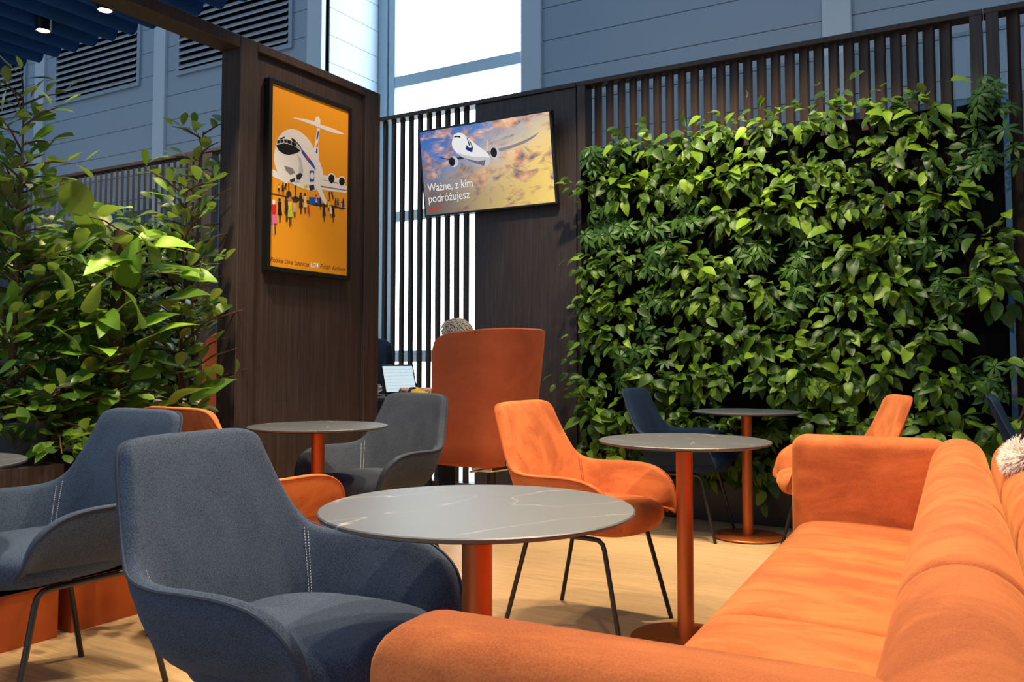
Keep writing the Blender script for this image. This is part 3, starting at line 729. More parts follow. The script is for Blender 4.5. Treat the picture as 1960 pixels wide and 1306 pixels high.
# ------------------------------------------------------------------ flat artwork (television picture, poster print)
TV_ART=[
 ('grey',[(0.542,0.428),(0.65,0.439),(0.723,0.446),(0.803,0.453),(0.882,0.465),(0.968,0.484),(1.022,0.502),(1.076,0.521),(1.029,0.488),(0.96,0.462),(0.89,0.445),(0.811,0.431),(0.73,0.422),(0.649,0.409),(0.558,0.396)]),
 ('dark',[(0.136,0.458),(0.18,0.444),(0.259,0.423),(0.338,0.425),(0.399,0.432),(0.406,0.404),(0.346,0.407),(0.259,0.414),(0.198,0.432)]),
 ('grey',[(0.64,0.373),(0.705,0.382),(0.765,0.382),(0.705,0.374)]),
 ('pale',[(0.609,0.44),(0.625,0.525),(0.633,0.524),(0.63,0.438)]),
 ('white',[(0.316,0.579),(0.326,0.602),(0.361,0.611),(0.395,0.606),(0.429,0.585),(0.478,0.541),(0.544,0.485),(0.609,0.434),(0.636,0.397),(0.639,0.36),(0.622,0.335),(0.581,0.33),(0.531,0.349),(0.457,0.381),(0.39,0.419),(0.339,0.46),(0.31,0.498),(0.3,0.54)]),
 ('pale',[(0.339,0.46),(0.39,0.443),(0.475,0.416),(0.558,0.4),(0.638,0.387),(0.639,0.36),(0.622,0.335),(0.581,0.33),(0.531,0.349),(0.457,0.381),(0.39,0.419)]),
 ('shade',[(0.39,0.419),(0.457,0.394),(0.532,0.372),(0.599,0.375),(0.581,0.33),(0.531,0.349),(0.457,0.381)]),
 ('black',[(0.321,0.584),(0.341,0.593),(0.382,0.584),(0.387,0.569),(0.36,0.579),(0.334,0.579)]),
 ('navy',[(0.437,0.509),(0.456,0.486),(0.494,0.481),(0.482,0.446),(0.459,0.455),(0.422,0.478)]),
 ('navy',[(0.441,0.57),(0.452,0.56),(0.47,0.495),(0.457,0.5)]),
 ('navy',[(0.462,0.547),(0.472,0.537),(0.494,0.481),(0.483,0.484)]),
 ('pale',[(0.727,0.409),(0.723,0.389),(0.712,0.374),(0.697,0.367),(0.68,0.368),(0.665,0.379),(0.656,0.397),(0.652,0.418),(0.657,0.439),(0.668,0.454),(0.683,0.461),(0.699,0.459),(0.714,0.448),(0.724,0.43)]),
 ('black',[(0.705,0.419),(0.702,0.403),(0.694,0.392),(0.682,0.386),(0.67,0.387),(0.658,0.396),(0.651,0.409),(0.649,0.425),(0.652,0.441),(0.66,0.453),(0.672,0.458),(0.684,0.457),(0.696,0.448),(0.703,0.435)]),
 ('pale',[(0.347,0.39),(0.343,0.372),(0.331,0.358),(0.314,0.352),(0.295,0.354),(0.279,0.364),(0.268,0.38),(0.264,0.4),(0.269,0.418),(0.281,0.432),(0.298,0.438),(0.316,0.436),(0.333,0.426),(0.344,0.409)]),
 ('black',[(0.318,0.393),(0.315,0.379),(0.306,0.368),(0.295,0.363),(0.282,0.364),(0.271,0.372),(0.263,0.385),(0.26,0.4),(0.264,0.415),(0.272,0.426),(0.284,0.431),(0.297,0.429),(0.308,0.421),(0.316,0.409)]),
 ('red',[(0.036,0.059),(0.156,0.056),(0.156,0.044),(0.037,0.046)]),
]
POSTER_ART=[
 ('brown',[(-0,0.361),(0.107,0.364),(0.233,0.367),(0.553,0.37),(0.553,0.364),(0.314,0.346),(0.108,0.356),(0,0.353)]),
 ('white',[(-0.001,0.482),(0.032,0.478),(0.075,0.462),(0.13,0.44),(0.104,0.427),(0.055,0.438),(-0.001,0.447)]),
 ('white',[(0.334,0.496),(0.447,0.493),(0.561,0.495),(0.56,0.456),(0.474,0.448),(0.355,0.44)]),
 ('grey',[(0.354,0.461),(0.473,0.468),(0.561,0.473),(0.561,0.467),(0.473,0.46),(0.354,0.452)]),
 ('white',[(0.322,0.762),(0.343,0.763),(0.331,0.691),(0.336,0.594),(0.297,0.633),(0.311,0.695)]),
 ('blue',[(0.327,0.746),(0.338,0.747),(0.326,0.699),(0.316,0.701)]),
 ('red',[(0.322,0.681),(0.33,0.681),(0.328,0.657),(0.317,0.659)]),
 ('blue',[(0.318,0.653),(0.327,0.651),(0.325,0.624),(0.312,0.628)]),
 ('white',[(0.138,0.771),(0.22,0.785),(0.299,0.791),(0.323,0.788),(0.346,0.785),(0.442,0.787),(0.541,0.777),(0.443,0.764),(0.347,0.766),(0.306,0.769),(0.221,0.771)]),
 ('white',[(0.345,0.799),(0.344,0.786),(0.339,0.775),(0.331,0.768),(0.322,0.765),(0.313,0.769),(0.307,0.777),(0.304,0.789),(0.305,0.802),(0.31,0.814),(0.318,0.821),(0.328,0.823),(0.336,0.82),(0.343,0.811)]),
 ('white',[(0.026,0.59),(0.039,0.633),(0.073,0.678),(0.125,0.709),(0.179,0.715),(0.236,0.699),(0.278,0.671),(0.308,0.635),(0.336,0.599),(0.362,0.553),(0.372,0.512),(0.354,0.461),(0.309,0.425),(0.241,0.421),(0.174,0.428),(0.108,0.44),(0.065,0.456),(0.031,0.494),(0.02,0.54)]),
 ('pale',[(0.176,0.59),(0.21,0.572),(0.225,0.508),(0.195,0.444),(0.163,0.438),(0.192,0.502),(0.194,0.552)]),
 ('grey',[(0.089,0.514),(0.147,0.513),(0.165,0.492),(0.133,0.474),(0.1,0.492)]),
 ('black',[(0.03,0.605),(0.087,0.628),(0.151,0.63),(0.205,0.615),(0.17,0.593),(0.122,0.575),(0.085,0.572),(0.052,0.581)]),
 ('black',[(0.052,0.642),(0.088,0.662),(0.092,0.655),(0.061,0.64)]),
 ('black',[(0.134,0.665),(0.155,0.664),(0.204,0.636),(0.209,0.622),(0.184,0.631),(0.141,0.652)]),
 ('pale',[(0.034,0.632),(0.059,0.642),(0.107,0.653),(0.172,0.647),(0.209,0.622),(0.198,0.615),(0.162,0.63),(0.102,0.633),(0.035,0.611)]),
 ('black',[(0.039,0.63),(0.054,0.637),(0.057,0.623),(0.039,0.615)]),
 ('black',[(0.059,0.639),(0.08,0.646),(0.082,0.63),(0.062,0.624)]),
 ('black',[(0.086,0.647),(0.103,0.651),(0.105,0.634),(0.087,0.631)]),
 ('black',[(0.108,0.65),(0.131,0.651),(0.134,0.633),(0.109,0.633)]),
 ('black',[(0.136,0.65),(0.17,0.645),(0.173,0.627),(0.139,0.631)]),
 ('blue',[(0.204,0.629),(0.23,0.614),(0.299,0.565),(0.317,0.533),(0.291,0.547),(0.237,0.582),(0.21,0.605)]),
 ('red',[(0.236,0.599),(0.251,0.598),(0.268,0.578),(0.25,0.58)]),
 ('dark',[(0.171,0.481),(0.203,0.5),(0.22,0.491),(0.2,0.463),(0.178,0.461)]),
 ('dark',[(0.127,0.448),(0.166,0.468),(0.162,0.446),(0.135,0.437)]),
 ('dark',[(0.265,0.444),(0.302,0.456),(0.309,0.431),(0.275,0.419)]),
 ('yellow',[(0.229,0.438),(0.253,0.448),(0.263,0.436),(0.235,0.422)]),
 ('white',[(0.301,0.483),(0.335,0.481),(0.398,0.389),(0.395,0.363),(0.364,0.382),(0.307,0.457)]),
 ('blue',[(0.27,0.524),(0.303,0.53),(0.304,0.473),(0.271,0.465)]),
 ('white',[(0.302,0.502),(0.3,0.491),(0.293,0.483),(0.284,0.481),(0.276,0.486),(0.273,0.497),(0.275,0.508),(0.282,0.516),(0.291,0.518),(0.299,0.513)]),
 ('white',[(0.364,0.52),(0.494,0.527),(0.495,0.5),(0.366,0.495)]),
 ('white',[(0.466,0.521),(0.464,0.508),(0.456,0.497),(0.443,0.489),(0.43,0.486),(0.417,0.489),(0.408,0.498),(0.404,0.509),(0.406,0.522),(0.414,0.534),(0.426,0.541),(0.44,0.544),(0.453,0.541),(0.462,0.533)]),
 ('black',[(0.46,0.517),(0.458,0.506),(0.452,0.497),(0.443,0.49),(0.432,0.488),(0.422,0.491),(0.415,0.498),(0.412,0.507),(0.414,0.518),(0.42,0.527),(0.43,0.534),(0.44,0.536),(0.45,0.533),(0.457,0.526)]),
 ('white',[(0.548,0.519),(0.546,0.506),(0.538,0.495),(0.525,0.487),(0.512,0.485),(0.499,0.488),(0.49,0.496),(0.486,0.508),(0.489,0.52),(0.497,0.531),(0.509,0.539),(0.522,0.542),(0.535,0.539),(0.544,0.531)]),
 ('black',[(0.542,0.516),(0.54,0.506),(0.534,0.497),(0.525,0.491),(0.514,0.489),(0.505,0.491),(0.498,0.498),(0.495,0.507),(0.497,0.518),(0.503,0.527),(0.512,0.533),(0.522,0.535),(0.532,0.532),(0.539,0.526)]),
 ('dark',[(0.098,0.426),(0.109,0.428),(0.102,0.394),(0.089,0.398)]),
 ('dark',[(0.142,0.378),(0.139,0.367),(0.13,0.359),(0.118,0.357),(0.108,0.362),(0.104,0.371),(0.107,0.382),(0.116,0.391),(0.128,0.393),(0.138,0.388)]),
 ('dark',[(0.118,0.429),(0.123,0.43),(0.126,0.374),(0.121,0.373)]),
 ('dark',[(0.165,0.426),(0.172,0.427),(0.174,0.349),(0.169,0.348)]),
 ('dark',[(0.193,0.361),(0.189,0.35),(0.178,0.342),(0.163,0.34),(0.151,0.344),(0.146,0.352),(0.15,0.363),(0.161,0.371),(0.176,0.373),(0.188,0.37)]),
 ('dark',[(0.414,0.438),(0.424,0.439),(0.429,0.393),(0.422,0.391)]),
 ('dark',[(0.432,0.441),(0.444,0.443),(0.455,0.406),(0.447,0.403)]),
 ('blue',[(0.268,0.386),(0.358,0.393),(0.357,0.358),(0.268,0.348)]),
 ('pink',[(0.009,0.258),(0.039,0.263),(0.048,0.215),(0.006,0.209)]),
 ('red',[(0.005,0.302),(0.038,0.307),(0.038,0.259),(0.011,0.255)]),
 ('pale',[(0.018,0.21),(0.024,0.211),(0.028,0.155),(0.022,0.154)]),
 ('dark',[(0.029,0.212),(0.035,0.213),(0.037,0.162),(0.031,0.161)]),
 ('white',[(0.033,0.321),(0.03,0.311),(0.021,0.305),(0.012,0.308),(0.008,0.316),(0.011,0.326),(0.02,0.332),(0.029,0.329)]),
 ('black',[(0.051,0.294),(0.072,0.298),(0.079,0.263),(0.048,0.259)]),
 ('black',[(0.048,0.325),(0.072,0.329),(0.071,0.295),(0.052,0.292)]),
 ('dark',[(0.058,0.26),(0.062,0.261),(0.064,0.221),(0.06,0.22)]),
 ('dark',[(0.065,0.261),(0.07,0.262),(0.07,0.226),(0.067,0.225)]),
 ('dark',[(0.068,0.338),(0.066,0.331),(0.06,0.328),(0.053,0.329),(0.05,0.335),(0.052,0.342),(0.059,0.346),(0.065,0.345)]),
 ('dark',[(0.096,0.308),(0.119,0.312),(0.125,0.276),(0.094,0.271)]),
 ('dark',[(0.093,0.34),(0.118,0.344),(0.118,0.309),(0.097,0.306)]),
 ('dark',[(0.103,0.273),(0.108,0.273),(0.11,0.232),(0.105,0.231)]),
 ('dark',[(0.111,0.274),(0.116,0.275),(0.117,0.237),(0.113,0.236)]),
 ('dark',[(0.114,0.354),(0.112,0.347),(0.105,0.343),(0.099,0.345),(0.095,0.351),(0.098,0.358),(0.104,0.362),(0.111,0.361)]),
 ('lime',[(0.119,0.3),(0.146,0.304),(0.153,0.263),(0.116,0.257)]),
 ('yellow',[(0.116,0.337),(0.145,0.342),(0.145,0.301),(0.121,0.297)]),
 ('dark',[(0.127,0.259),(0.133,0.259),(0.135,0.211),(0.13,0.21)]),
 ('dark',[(0.137,0.26),(0.142,0.261),(0.143,0.217),(0.139,0.216)]),
 ('pink',[(0.141,0.353),(0.138,0.345),(0.13,0.34),(0.122,0.342),(0.118,0.349),(0.121,0.358),(0.129,0.363),(0.137,0.361)]),
 ('lilac',[(0.155,0.314),(0.171,0.316),(0.176,0.292),(0.153,0.288)]),
 ('pale',[(0.153,0.336),(0.171,0.339),(0.17,0.314),(0.156,0.312)]),
 ('dark',[(0.16,0.289),(0.163,0.29),(0.165,0.261),(0.162,0.26)]),
 ('dark',[(0.166,0.29),(0.169,0.291),(0.17,0.264),(0.167,0.264)]),
 ('brown',[(0.168,0.346),(0.166,0.341),(0.162,0.338),(0.157,0.339),(0.155,0.344),(0.156,0.349),(0.161,0.351),(0.166,0.35)]),
 ('dark',[(0.197,0.351),(0.217,0.354),(0.223,0.323),(0.195,0.318)]),
 ('dark',[(0.194,0.379),(0.217,0.383),(0.216,0.352),(0.198,0.349)]),
 ('dark',[(0.203,0.32),(0.207,0.32),(0.209,0.284),(0.205,0.284)]),
 ('dark',[(0.211,0.321),(0.215,0.322),(0.215,0.289),(0.212,0.288)]),
 ('dark',[(0.213,0.391),(0.211,0.385),(0.205,0.381),(0.199,0.383),(0.197,0.388),(0.199,0.395),(0.204,0.398),(0.211,0.397)]),
 ('cream',[(0.228,0.356),(0.248,0.359),(0.253,0.33),(0.227,0.325)]),
 ('cream',[(0.226,0.382),(0.247,0.386),(0.247,0.357),(0.23,0.354)]),
 ('dark',[(0.234,0.327),(0.238,0.327),(0.24,0.293),(0.236,0.293)]),
 ('dark',[(0.241,0.328),(0.245,0.329),(0.246,0.298),(0.243,0.297)]),
 ('brown',[(0.244,0.394),(0.242,0.388),(0.236,0.384),(0.231,0.386),(0.228,0.391),(0.23,0.397),(0.236,0.4),(0.241,0.399)]),
 ('red',[(0.258,0.314),(0.27,0.316),(0.273,0.298),(0.257,0.296)]),
 ('red',[(0.257,0.33),(0.27,0.332),(0.269,0.315),(0.259,0.313)]),
 ('pale',[(0.262,0.297),(0.264,0.297),(0.265,0.276),(0.263,0.276)]),
 ('dark',[(0.266,0.297),(0.269,0.298),(0.269,0.279),(0.267,0.279)]),
 ('brown',[(0.268,0.337),(0.267,0.333),(0.263,0.331),(0.26,0.332),(0.258,0.335),(0.259,0.339),(0.263,0.341),(0.266,0.34)]),
 ('pale',[(0.314,0.38),(0.325,0.382),(0.329,0.366),(0.313,0.363)]),
 ('pink',[(0.313,0.396),(0.325,0.398),(0.325,0.381),(0.315,0.379)]),
 ('dark',[(0.318,0.364),(0.32,0.364),(0.321,0.344),(0.319,0.344)]),
 ('dark',[(0.322,0.364),(0.324,0.365),(0.324,0.347),(0.322,0.347)]),
 ('brown',[(0.323,0.403),(0.322,0.399),(0.319,0.397),(0.315,0.398),(0.314,0.401),(0.315,0.404),(0.318,0.406),(0.322,0.406)]),
 ('dark',[(0.346,0.368),(0.358,0.37),(0.362,0.352),(0.344,0.349)]),
 ('dark',[(0.344,0.385),(0.358,0.387),(0.358,0.369),(0.346,0.367)]),
 ('dark',[(0.35,0.35),(0.352,0.35),(0.353,0.328),(0.351,0.328)]),
 ('dark',[(0.354,0.35),(0.357,0.351),(0.357,0.331),(0.355,0.331)]),
 ('dark',[(0.356,0.392),(0.354,0.389),(0.351,0.386),(0.347,0.387),(0.345,0.391),(0.347,0.394),(0.35,0.397),(0.354,0.396)]),
 ('dark',[(0.37,0.326),(0.388,0.329),(0.393,0.303),(0.369,0.299)]),
 ('dark',[(0.368,0.349),(0.387,0.352),(0.387,0.327),(0.371,0.324)]),
 ('dark',[(0.376,0.301),(0.379,0.301),(0.381,0.271),(0.378,0.271)]),
 ('dark',[(0.382,0.301),(0.385,0.302),(0.386,0.275),(0.383,0.274)]),
 ('dark',[(0.384,0.36),(0.383,0.354),(0.378,0.351),(0.372,0.352),(0.37,0.357),(0.372,0.362),(0.377,0.365),(0.382,0.364)]),
 ('yellow',[(0.408,0.368),(0.419,0.37),(0.423,0.353),(0.406,0.35)]),
 ('yellow',[(0.406,0.384),(0.419,0.386),(0.419,0.369),(0.408,0.367)]),
 ('dark',[(0.411,0.351),(0.413,0.351),(0.415,0.331),(0.412,0.331)]),
 ('dark',[(0.415,0.352),(0.418,0.352),(0.418,0.334),(0.416,0.334)]),
 ('brown',[(0.417,0.391),(0.416,0.387),(0.412,0.385),(0.409,0.386),(0.407,0.389),(0.409,0.392),(0.412,0.394),(0.415,0.394)]),
 ('white',[(0.425,0.337),(0.436,0.339),(0.44,0.323),(0.424,0.32)]),
 ('white',[(0.424,0.352),(0.436,0.354),(0.436,0.338),(0.426,0.336)]),
 ('dark',[(0.429,0.321),(0.431,0.321),(0.432,0.302),(0.43,0.302)]),
 ('dark',[(0.433,0.322),(0.435,0.322),(0.435,0.305),(0.433,0.304)]),
 ('white',[(0.434,0.359),(0.433,0.356),(0.43,0.354),(0.427,0.354),(0.425,0.357),(0.426,0.361),(0.429,0.363),(0.433,0.362)]),
 ('dark',[(0.443,0.331),(0.46,0.334),(0.465,0.309),(0.441,0.305)]),
 ('black',[(0.441,0.355),(0.46,0.358),(0.46,0.332),(0.444,0.33)]),
 ('dark',[(0.448,0.306),(0.452,0.307),(0.453,0.277),(0.45,0.276)]),
 ('dark',[(0.455,0.307),(0.458,0.308),(0.459,0.28),(0.456,0.28)]),
 ('dark',[(0.457,0.365),(0.455,0.359),(0.45,0.357),(0.445,0.358),(0.443,0.362),(0.444,0.368),(0.449,0.371),(0.455,0.369)]),
 ('dark',[(0.463,0.389),(0.474,0.391),(0.477,0.375),(0.462,0.373)]),
 ('dark',[(0.462,0.403),(0.474,0.405),(0.474,0.39),(0.464,0.388)]),
 ('dark',[(0.467,0.374),(0.469,0.374),(0.47,0.356),(0.468,0.356)]),
 ('dark',[(0.471,0.374),(0.473,0.375),(0.473,0.358),(0.471,0.358)]),
 ('dark',[(0.472,0.409),(0.471,0.406),(0.468,0.404),(0.465,0.405),(0.463,0.408),(0.464,0.411),(0.468,0.413),(0.471,0.412)]),
 ('brown',[(0.482,0.392),(0.493,0.394),(0.496,0.378),(0.48,0.376)]),
 ('brown',[(0.48,0.406),(0.492,0.408),(0.492,0.393),(0.482,0.391)]),
 ('dark',[(0.485,0.377),(0.487,0.377),(0.488,0.359),(0.486,0.359)]),
 ('dark',[(0.489,0.377),(0.491,0.378),(0.491,0.361),(0.49,0.361)]),
 ('brown',[(0.491,0.412),(0.489,0.409),(0.486,0.407),(0.483,0.408),(0.481,0.411),(0.483,0.414),(0.486,0.416),(0.489,0.415)]),
 ('lilac',[(0.507,0.38),(0.518,0.382),(0.521,0.369),(0.506,0.366)]),
 ('lilac',[(0.506,0.392),(0.518,0.394),(0.517,0.381),(0.508,0.379)]),
 ('dark',[(0.51,0.367),(0.512,0.368),(0.513,0.353),(0.511,0.352)]),
 ('dark',[(0.514,0.368),(0.516,0.368),(0.516,0.354),(0.515,0.354)]),
 ('brown',[(0.516,0.397),(0.515,0.394),(0.512,0.393),(0.508,0.393),(0.507,0.396),(0.508,0.398),(0.511,0.4),(0.515,0.399)]),
 ('navy',[(0.523,0.392),(0.535,0.395),(0.539,0.376),(0.521,0.374)]),
 ('navy',[(0.521,0.409),(0.535,0.411),(0.535,0.393),(0.524,0.391)]),
 ('dark',[(0.527,0.374),(0.529,0.375),(0.53,0.354),(0.528,0.353)]),
 ('dark',[(0.531,0.375),(0.534,0.376),(0.534,0.356),(0.532,0.356)]),
 ('dark',[(0.533,0.416),(0.532,0.413),(0.528,0.41),(0.524,0.411),(0.523,0.415),(0.524,0.418),(0.527,0.42),(0.531,0.42)]),
 ('dark',[(0.046,0.394),(0.055,0.395),(0.058,0.383),(0.045,0.38)]),
 ('pale',[(0.045,0.405),(0.055,0.407),(0.055,0.394),(0.047,0.393)]),
 ('dark',[(0.049,0.381),(0.051,0.381),(0.051,0.367),(0.05,0.367)]),
 ('dark',[(0.052,0.382),(0.054,0.382),(0.054,0.369),(0.053,0.368)]),
 ('brown',[(0.054,0.41),(0.053,0.408),(0.05,0.406),(0.047,0.407),(0.046,0.409),(0.047,0.411),(0.05,0.413),(0.052,0.412)]),
 ('black',[(0.073,0.398),(0.084,0.4),(0.087,0.383),(0.072,0.38)]),
 ('black',[(0.072,0.413),(0.084,0.415),(0.084,0.398),(0.074,0.397)]),
 ('dark',[(0.077,0.381),(0.079,0.381),(0.08,0.361),(0.078,0.361)]),
 ('dark',[(0.081,0.382),(0.083,0.382),(0.083,0.364),(0.081,0.364)]),
 ('dark',[(0.082,0.42),(0.081,0.417),(0.078,0.415),(0.075,0.415),(0.073,0.418),(0.074,0.422),(0.077,0.424),(0.081,0.423)]),
]
PAL = {'white': (.82,.82,.80), 'pale': (.55,.55,.58), 'grey': (.26,.24,.25), 'dark': (.035,.03,.03), 'black': (.012,.012,.014), 'shade': (.16,.15,.20), 'navy': (.02,.03,.12),
       'red': (.70,.02,.03), 'blue': (.02,.10,.45), 'brown': (.13,.05,.02), 'yellow': (.80,.62,.02), 'lime': (.55,.60,.02), 'pink': (.75,.18,.38), 'lilac': (.45,.40,.70), 'cream': (.80,.62,.25)}
def artmesh(name, art, mats, y0, parent):
    keys = []; m = MB(); idx = []
    for i, (c, pts) in enumerate(art):
        if c not in keys: keys.append(c)
        y = y0 - 0.00003 * i
        if len(pts) >= 11: pts = closed(pts, 3)
        n = len(pts)
        a = sum(pts[k-1][0]*pts[k][1] - pts[k][0]*pts[k-1][1] for k in range(n))
        if a < 0: pts = pts[::-1]
        m.add([(x, y, z) for x, z in pts], [tuple(range(n))]); idx.append(keys.index(c))
    me = m.mesh(name)
    for k in keys: me.materials.append(mats[k])
    for p_, i in zip(me.polygons, idx): p_.material_index = i
    o = bpy.data.objects.new(name, me); COL.objects.link(o); o.parent = parent; return o
def text_right(body, size):
    cu = bpy.data.curves.new('measure', 'FONT'); cu.body = body; cu.size = size
    o = bpy.data.objects.new('measure', cu); COL.objects.link(o)
    dg = bpy.context.evaluated_depsgraph_get(); dg.update()
    me = bpy.data.meshes.new_from_object(o.evaluated_get(dg)); bpy.data.objects.remove(o)
    xs = [v.co.x for v in me.vertices]; zs = [v.co.y for v in me.vertices]; bpy.data.meshes.remove(me)
    return max(xs), max(zs)
def dots(me, body, size):                                    # the dot over each z-with-dot
    if 'ż' not in body: return me
    bm = bmesh.new(); bm.from_mesh(me); zx = text_right('z', size); wz = zx[0]
    for i, ch_ in enumerate(body):
        if ch_ != 'ż': continue
        x = text_right(body[:i + 1].replace('ż', 'z'), size)[0] - wz * 0.5; r = size * 0.062; z = zx[1] + size * 0.15
        bm.faces.new([bm.verts.new((x + r * math.cos(a), z + r * math.sin(a), 0)) for a in [2 * math.pi * k / 12 for k in range(12)]])
    bm.to_mesh(me); bm.free(); return me
def lettering(name, body, x, z, size, y, mat, parent, width=None, shear=0.0, bold=0.0):
    cu = bpy.data.curves.new(name, 'FONT'); cu.body = body.replace('ż', 'z'); cu.size = size; cu.shear = shear; cu.offset = bold; cu.extrude = 0.0
    o = bpy.data.objects.new(name, cu); COL.objects.link(o)
    dg = bpy.context.evaluated_depsgraph_get(); dg.update()
    me = bpy.data.meshes.new_from_object(o.evaluated_get(dg)); bpy.data.objects.remove(o)
    me = dots(me, body, size)
    xs = [v.co.x for v in me.vertices]; w = max(xs) - min(xs); k = (width / w) if width else 1.0; x_ = min(xs)
    for v in me.vertices: v.co = Vector((x + (v.co.x - x_) * k, y, z + v.co.y))
    me.materials.clear(); return put(name, me, mat, parent)

def prints(em):
    d = {}
    for k, c in PAL.items():
        t = NT('print_' + k + ('_lit' if em else '')); t.base(tuple(x * (0.2 if em else 1) for x in c)); t.set(0.55, 0, 0.2)
        if em: t.b.inputs['Emission Color'].default_value = (*c, 1); t.b.inputs['Emission Strength'].default_value = em
        d[k] = t.m
    return d
PT, PP = prints(0.9), prints(0)
# television
tvo = thing('television', 'wall television showing an airliner against a sunset sky', 'television', (-3.487, 5.585, 2.54)); tvo.rotation_euler = (R(8.5), 0, 0)
MB().rbox((-0.602, -0.012, -0.347), (0.602, 0.035, 0.347), 0.005, 2).build('casing', M['black'], tvo)
MB().box((-0.2, 0.035, -0.2), (0.2, 0.075, 0.2)).build('wall_bracket', M['black_metal'], tvo)
t = NT('sunset_picture'); tc = t.n('ShaderNodeTexCoord'); sp = t.n('ShaderNodeSeparateXYZ'); t.l(tc.outputs['Object'], sp.inputs[0])
mx_ = t.n('ShaderNodeMath', operation='MULTIPLY_ADD', i_1=0.47, i_2=0.02); t.l(sp.outputs[0], mx_.inputs[0])
mz_ = t.n('ShaderNodeMath', operation='MULTIPLY_ADD', i_1=-0.75, i_2=0.50); t.l(sp.outputs[2], mz_.inputs[0])
dg_ = t.n('ShaderNodeMath', operation='ADD'); t.l(mx_.outputs[0], dg_.inputs[0]); t.l(mz_.outputs[0], dg_.inputs[1])
wob = t.noise(t.coord((1, 1, 1)), 3.5, 4, 0.6); ad = t.n('ShaderNodeMath', operation='MULTIPLY_ADD', i_1=0.25); t.l(wob, ad.inputs[0]); t.l(dg_.outputs[0], ad.inputs[2])
sky = t.ramp(ad.outputs[0], [(0.14, (.03,.11,.42)), (0.40, (.08,.20,.50)), (0.60, (.50,.45,.42)), (0.78, (.85,.62,.28)), (0.95, (.95,.66,.16))])
cl = t.ramp(t.noise(t.coord((1, 1, 1.7)), 5.0, 7, 0.62, 0.7), [(0.47, (0,0,0)), (0.60, (1,1,1))])
clc = t.ramp(t.noise(t.coord((1, 1, 1.7), (0, 0.3, 0)), 6.0, 5, 0.6), [(0.40, (.17,.13,.17)), (0.52, (.62,.30,.18)), (0.64, (1.0,.58,.30))])
low = t.n('ShaderNodeMath', operation='MULTIPLY_ADD', i_1=-3.2, i_2=0.35, use_clamp=True); t.l(sp.outputs[2], low.inputs[0])
left = t.n('ShaderNodeMath', operation='MULTIPLY_ADD', i_1=-0.9, i_2=0.55, use_clamp=True); t.l(sp.outputs[0], left.inputs[0])
dk = t.n('ShaderNodeMath', operation='MULTIPLY'); t.l(low.outputs[0], dk.inputs[0]); t.l(left.outputs[0], dk.inputs[1])
pic = t.mix(cl, sky, clc); pic = t.mix(dk.outputs[0], pic, (.13,.10,.085))
t.base((0.02, 0.02, 0.02)); t.l(pic, t.b.inputs['Emission Color']); t.b.inputs['Emission Strength'].default_value = 1.0; t.set(0.3, 0, 0.3)
scr = MB().box((-0.585, -0.0135, -0.33), (0.585, -0.012, 0.33)).build('screen', t.m, tvo)
sh = lambda art: [(c, [(x - 0.585, z - 0.33) for x, z in pts]) for c, pts in art]
artmesh('airliner_picture', sh(TV_ART[:-1]), PT, -0.0138, scr)
artmesh('red_underline', sh(TV_ART[-1:]), PT, -0.0162, scr)
lettering('caption', 'Ważne, z kim', 0.037 - 0.585, 0.185 - 0.33, 0.092, -0.0162, PT['white'], scr, 0.428)
lettering('caption', 'podróżujesz', 0.038 - 0.585, 0.098 - 0.33, 0.092, -0.0162, PT['white'], scr, 0.392)
# poster
po = thing('framed_poster', 'framed orange vintage airline poster with a white jet and crowd', 'poster', (-3.172, 3.318, 1.955), R(90))
fr = MB()
for lo, hi in (((-0.306, -0.478), (0.306, -0.456)), ((-0.306, 0.456), (0.306, 0.478)), ((-0.306, -0.456), (-0.284, 0.456)), ((0.284, -0.456), (0.306, 0.456))):
    fr.box((lo[0], -0.038, lo[1]), (hi[0], 0.0, hi[1]))
fr.build('frame', M['black'], po)
t = NT('orange_paper'); nz = t.noise(t.coord(), 2.5, 3); t.base(t.mix(nz, (.80,.31,.012), (.88,.38,.02))); t.set(0.5, 0, 0.3)
pap = MB().box((-0.2835, -0.030, -0.4555), (0.2835, -0.018, 0.4555)).build('print', t.m, po)
sh2 = lambda art: [(c, [(min(max(x, 0.0), 0.565) - 0.2825, z - 0.455) for x, z in pts]) for c, pts in art]
artmesh('jet_and_crowd', sh2(POSTER_ART), PP, -0.0303, pap)
lettering('lettering', 'Polskie Linie Lotnicze', 0.006 - 0.2825, 0.022 - 0.455, 0.034, -0.0306, PP['brown'], pap, 0.268, 0.25)
lettering('lettering', '·LOT·', 0.280 - 0.2825, 0.021 - 0.455, 0.036, -0.0306, PP['white'], pap, 0.074, 0.15, 0.0012)
lettering('lettering', 'Polish Airlines', 0.357 - 0.2825, 0.022 - 0.455, 0.034, -0.0306, PP['brown'], pap, 0.196, 0.25)

# ------------------------------------------------------------------ leaves
def leaf_geo(L, W, kind, fold=0.25, droop=0.25, n=6, wave=0.0):
    vs = []; fs = []
    for i in range(n + 1):
        t_ = i / n
        if kind == 'heart': w = W * 1.62 * (t_ + 0.03) ** 0.5 * (1 - t_) ** 0.85
        elif kind == 'round': w = W * 1.75 * t_ ** 0.9 * (1 - t_) ** 0.52
        else: w = W * 1.9 * t_ ** 0.85 * (1 - t_) ** 0.8
        w = max(w, 0.0015) if i < n else 0.0006
        z = -droop * L * t_ * t_; wv = wave * W * math.sin(t_ * 9)
        vs += [(L*t_, -w, z + fold*w + wv), (L*t_, 0, z), (L*t_, w, z + fold*w - wv)]
    for i in range(n):
        a = 3*i; fs += [(a, a+3, a+4, a+1), (a+1, a+4, a+5, a+2)]
    return vs, fs
def merge(geos):
    m = MB()
    for v, f in geos: m.add(v, f)
    return m
